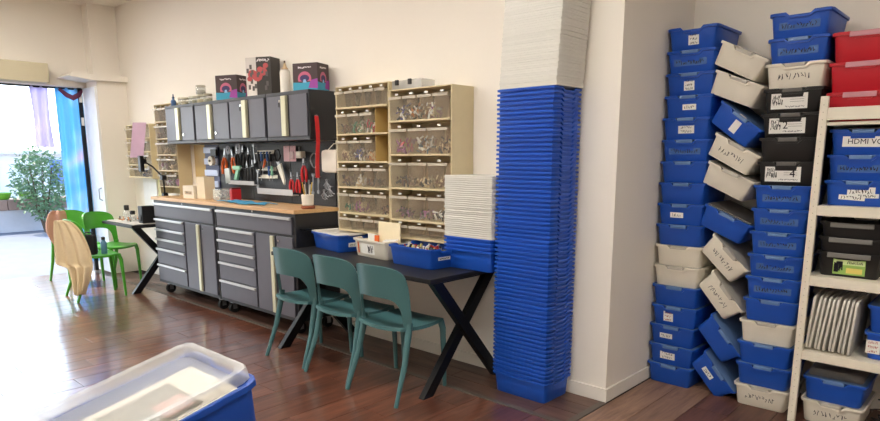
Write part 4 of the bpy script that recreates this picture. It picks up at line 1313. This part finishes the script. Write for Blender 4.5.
bits(t, 0, 0, .05, .055, .038, .035, 40, .014, [steel_grey, cont_m[5], cont_m[8]], 77, 'metal_bits')
t = thing('red_case', 'narrow red box on the worktop beside the clear jar', 'box', (-5.70, 3.22, WZ))
MB().box(-.022, .022, -.05, .05, 0, .115, .004).build('case_body', tool_red, t)
MB().box(-.021, .021, -.049, .049, .1155, .13, .004).build('case_lid', mat('dark_red', (110, 24, 28), .5), t)
g = []
for i in range(9):
    g.append([(-.36 + .72 * j / 14 + .02 * math.sin(i), -.09 + .18 * i / 8 + .03 * math.sin(j * .5), .010 + .006 * math.sin(j * 1.1 + i)) for j in range(15)])
o = MB().slab(g, .006).build('blue_cloth', mat('cloth_blue', (70, 150, 190), .85, bump=.2), None, True)
o.location = (-5.38, 3.13, WZ)
tag(o, 'rumpled light blue cloth lying on the worktop', 'cloth')
t = thing('plant_pot', 'white pot on a brown saucer holding brushes on the worktop', 'pot', (-4.41, 3.15, WZ))
t.scale = (.82, .82, .92)
MB().lathe([(.062, 0), (.072, .006), (.072, .024), (.056, .028)], 18).build('saucer', mat('terracotta', (150, 84, 56), .7), t, True)
MB().lathe([(.05, .0285), (.058, .034), (.064, .125), (.058, .13), (.052, .12), (.046, .04)], 18).build('pot_body', mat('pot_white', (230, 222, 208), .5), t, True)
for q in range(6):
    a = q * 1.05
    MB().tube([(.02 * math.cos(a), .02 * math.sin(a), .06), (.05 * math.cos(a), .05 * math.sin(a), .22 + .02 * (q % 3))], .005, 6).build('brush', (tool_white, tool_yellow, steel_grey)[q % 3], t)

# ------------------------------------------------------------------ small desk at the far end
x_table('small black desk with crossed steel legs at the end of the tool cabinets', -7.92, -7.07, 2.74, 3.415, .765, (.36,))
DZ = .7652
tag(MB().box(-8.32, -7.93, 3.415, 3.429, .80, 1.23, .002).build('white_board', mat('board_white', (232, 230, 228), .5)), 'white board fixed on the wall below the drawer tower', 'board')
tag(MB().box(-7.90, -7.66, 3.415, 3.429, .80, 1.23, .002).build('tan_panel', mat('panel_green_tan', (198, 188, 136), .6)), 'pale olive panel on the wall beside the white board', 'panel')
lp = thing('magnifier_arm', 'black jointed arm holding a pink translucent sheet above the small desk', 'lamp arm', (-7.18, 3.19, DZ + .0085))
MB().lathe([(.05, 0), (.05, .02), (.02, .03), (.02, .06)], 16).build('clamp_base', black_steel, lp, True)
MB().tube([(0, 0, .05), (.02, -.02, .30), (.08, -.05, .50)], .010, 8).build('lower_arm', black_steel, lp)
MB().tube([(.08, -.05, .50), (-.06, -.10, .62), (-.20, -.14, .68)], .009, 8).build('upper_arm', black_steel, lp)
for px_, py_, pz_ in ((.02, -.02, .30), (.08, -.05, .50), (-.2, -.14, .68)):
    MB().tube([(px_, py_ - .025, pz_), (px_, py_ + .025, pz_)], .03, 14).build('joint', black_steel, lp)
MB().box(-.23, -.16, -.19, -.145, .56, .74, .01).build('clip_head', black_steel, lp)
sg = []
for i in range(8):
    v = i / 7
    sg.append([(-.30 + .15 * v + .735 * .15 * u_ / 6, -.24 + .678 * .15 * u_ / 6, .72 + .38 * v) for u_ in range(7)])
MB().slab(sg, .004).build('pink_sheet', mat('pink_acrylic', (232, 200, 226), .25, alpha=.85), lp, True)
t = thing('speaker_box', 'small black speaker box on the desk beside the tool cabinet', 'speaker', (-7.19, 2.96, DZ + .0085))
MB().box(-.055, .055, -.07, .07, 0, .19, .006).build('case_body', tool_black, t)
MB().lathe([(.01, 0), (.035, .002), (.04, .008), (.028, .012)], 16, mtx=Matrix.Translation((0, -.0705, .06)) @ Matrix.Rotation(R(90), 4, 'X')).build('cone', mat('cone_grey', (60, 60, 62), .6), t)
for i, (x_, y_, h_, lab) in enumerate([(-7.74, 2.96, .17, 'black capped glass bottle on the small desk, taller of two'), (-7.50, 2.93, .12, 'black capped glass bottle on the small desk, shorter of two')]):
    t = thing('solvent_bottle', lab, 'bottle', (x_, y_, DZ + .0085))
    MB().lathe([(.038, 0), (.042, .005), (.042, h_ * .5), (.02, h_ * .65)], 16).build('bottle_body', glass_m, t, True)
    MB().lathe([(.026, h_ * .655), (.028, h_ * .67), (.028, h_ * .98), (.022, h_)], 14).build('bottle_cap', tool_black, t, True)
t = thing('parts_tray', 'flat pale tray of small electronic parts on the small desk', 'tray', (-7.50, 3.06, DZ))
MB().box(-.38, .38, -.28, .28, 0, .008, .003).build('tray_base', mat('tray_pale', (206, 200, 190), .6), t)
bits(t, -.1, 0, .022, .25, .20, .010, 80, .022, [steel_grey, cont_m[5], cont_m[8], cont_m[3]], 81, 'electronic_parts')
t = thing('water_bottle', 'small blue bottle standing on the seat of the green chair', 'bottle', (-7.30, 2.52, .462))
MB().lathe([(.028, 0), (.032, .006), (.032, .12), (.018, .14), (.018, .155)], 14).build('bottle_body', mat('bottle_steel_blue', (96, 140, 170), .35), t, True)
MB().lathe([(.02, .1555), (.02, .18), (.014, .184)], 12).build('bottle_cap', tool_black, t, True)

# ------------------------------------------------------------------ foreground bin with a clear tray lid
FROT = Euler((R(13.7), 0, 0))
fm = FROT.to_matrix().to_4x4()
corner = Vector((-1.507, .707, 1.02))
cen = corner + fm.to_3x3() @ Vector((.150, -.205, -BH - .004))
st = thing('display_stand', 'black sloped stand carrying the lidded blue bin', 'stand', (cen.x, cen.y, 0))
zc = cen.z
sl = math.tan(R(13.7))
MB().prism([(-.18, zc - .18 * sl - .03), (.18, zc + .18 * sl - .03), (.18, zc + .18 * sl - .001), (-.18, zc - .18 * sl - .001)], -.12, .12, 'yz').build('stand_top', black_wood, st)
MB().box(-.04, .04, -.04, .04, .03, zc - .06, .004).build('column', black_steel, st)
MB().box(-.16, .16, -.16, .16, .0, .03, .006).build('foot_plate', black_steel, st)
fb = make_bin('blue', 'blue bin under a clear tray lid standing in the open floor', cen, FROT, lid=False)
def tray_lid():
    mb = MB()
    a = [ring(.146, .198, .028, .0, 0), ring(.150, .202, .03, .003, 0), ring(.150, .202, .03, .026, 0), ring(.147, .199, .028, .030, 0), ring(.132, .184, .026, .030, 0), ring(.128, .180, .024, .027, 0), ring(.122, .174, .022, .008, 0), ring(.10, .152, .02, .006, 0)]
    vs_ = [p for r_ in a for p in r_]
    n_ = len(a[0])
    fs_ = []
    for i in range(len(a) - 1):
        for j in range(n_):
            fs_.append((i * n_ + j, i * n_ + (j + 1) % n_, (i + 1) * n_ + (j + 1) % n_, (i + 1) * n_ + j))
    fs_.append(tuple(range((len(a) - 1) * n_, len(a) * n_)))
    mb.add(vs_, fs_)
    return mb
tl = tray_lid().build('tray_lid', mat('frosted_lid', (226, 227, 226), .28, alpha=.36), fb, True)
tl.location = (0, 0, BH + .001)
MB().box(-.126, .126, -.178, .178, .070, .110, .004).build('paper_stack', mat('paper_cream', (226, 218, 200), .8), fb)
pp = MB().box(-.085, .085, -.13, .10, .1105, .114, .001).build('printed_card', mat('card_grey', (120, 112, 90), .7, var=.4, scale=9), fb)
MB().box(.0, .075, .02, .09, .1145, .1165).build('card_patch', mat('card_rose', (206, 160, 146), .7), pp)
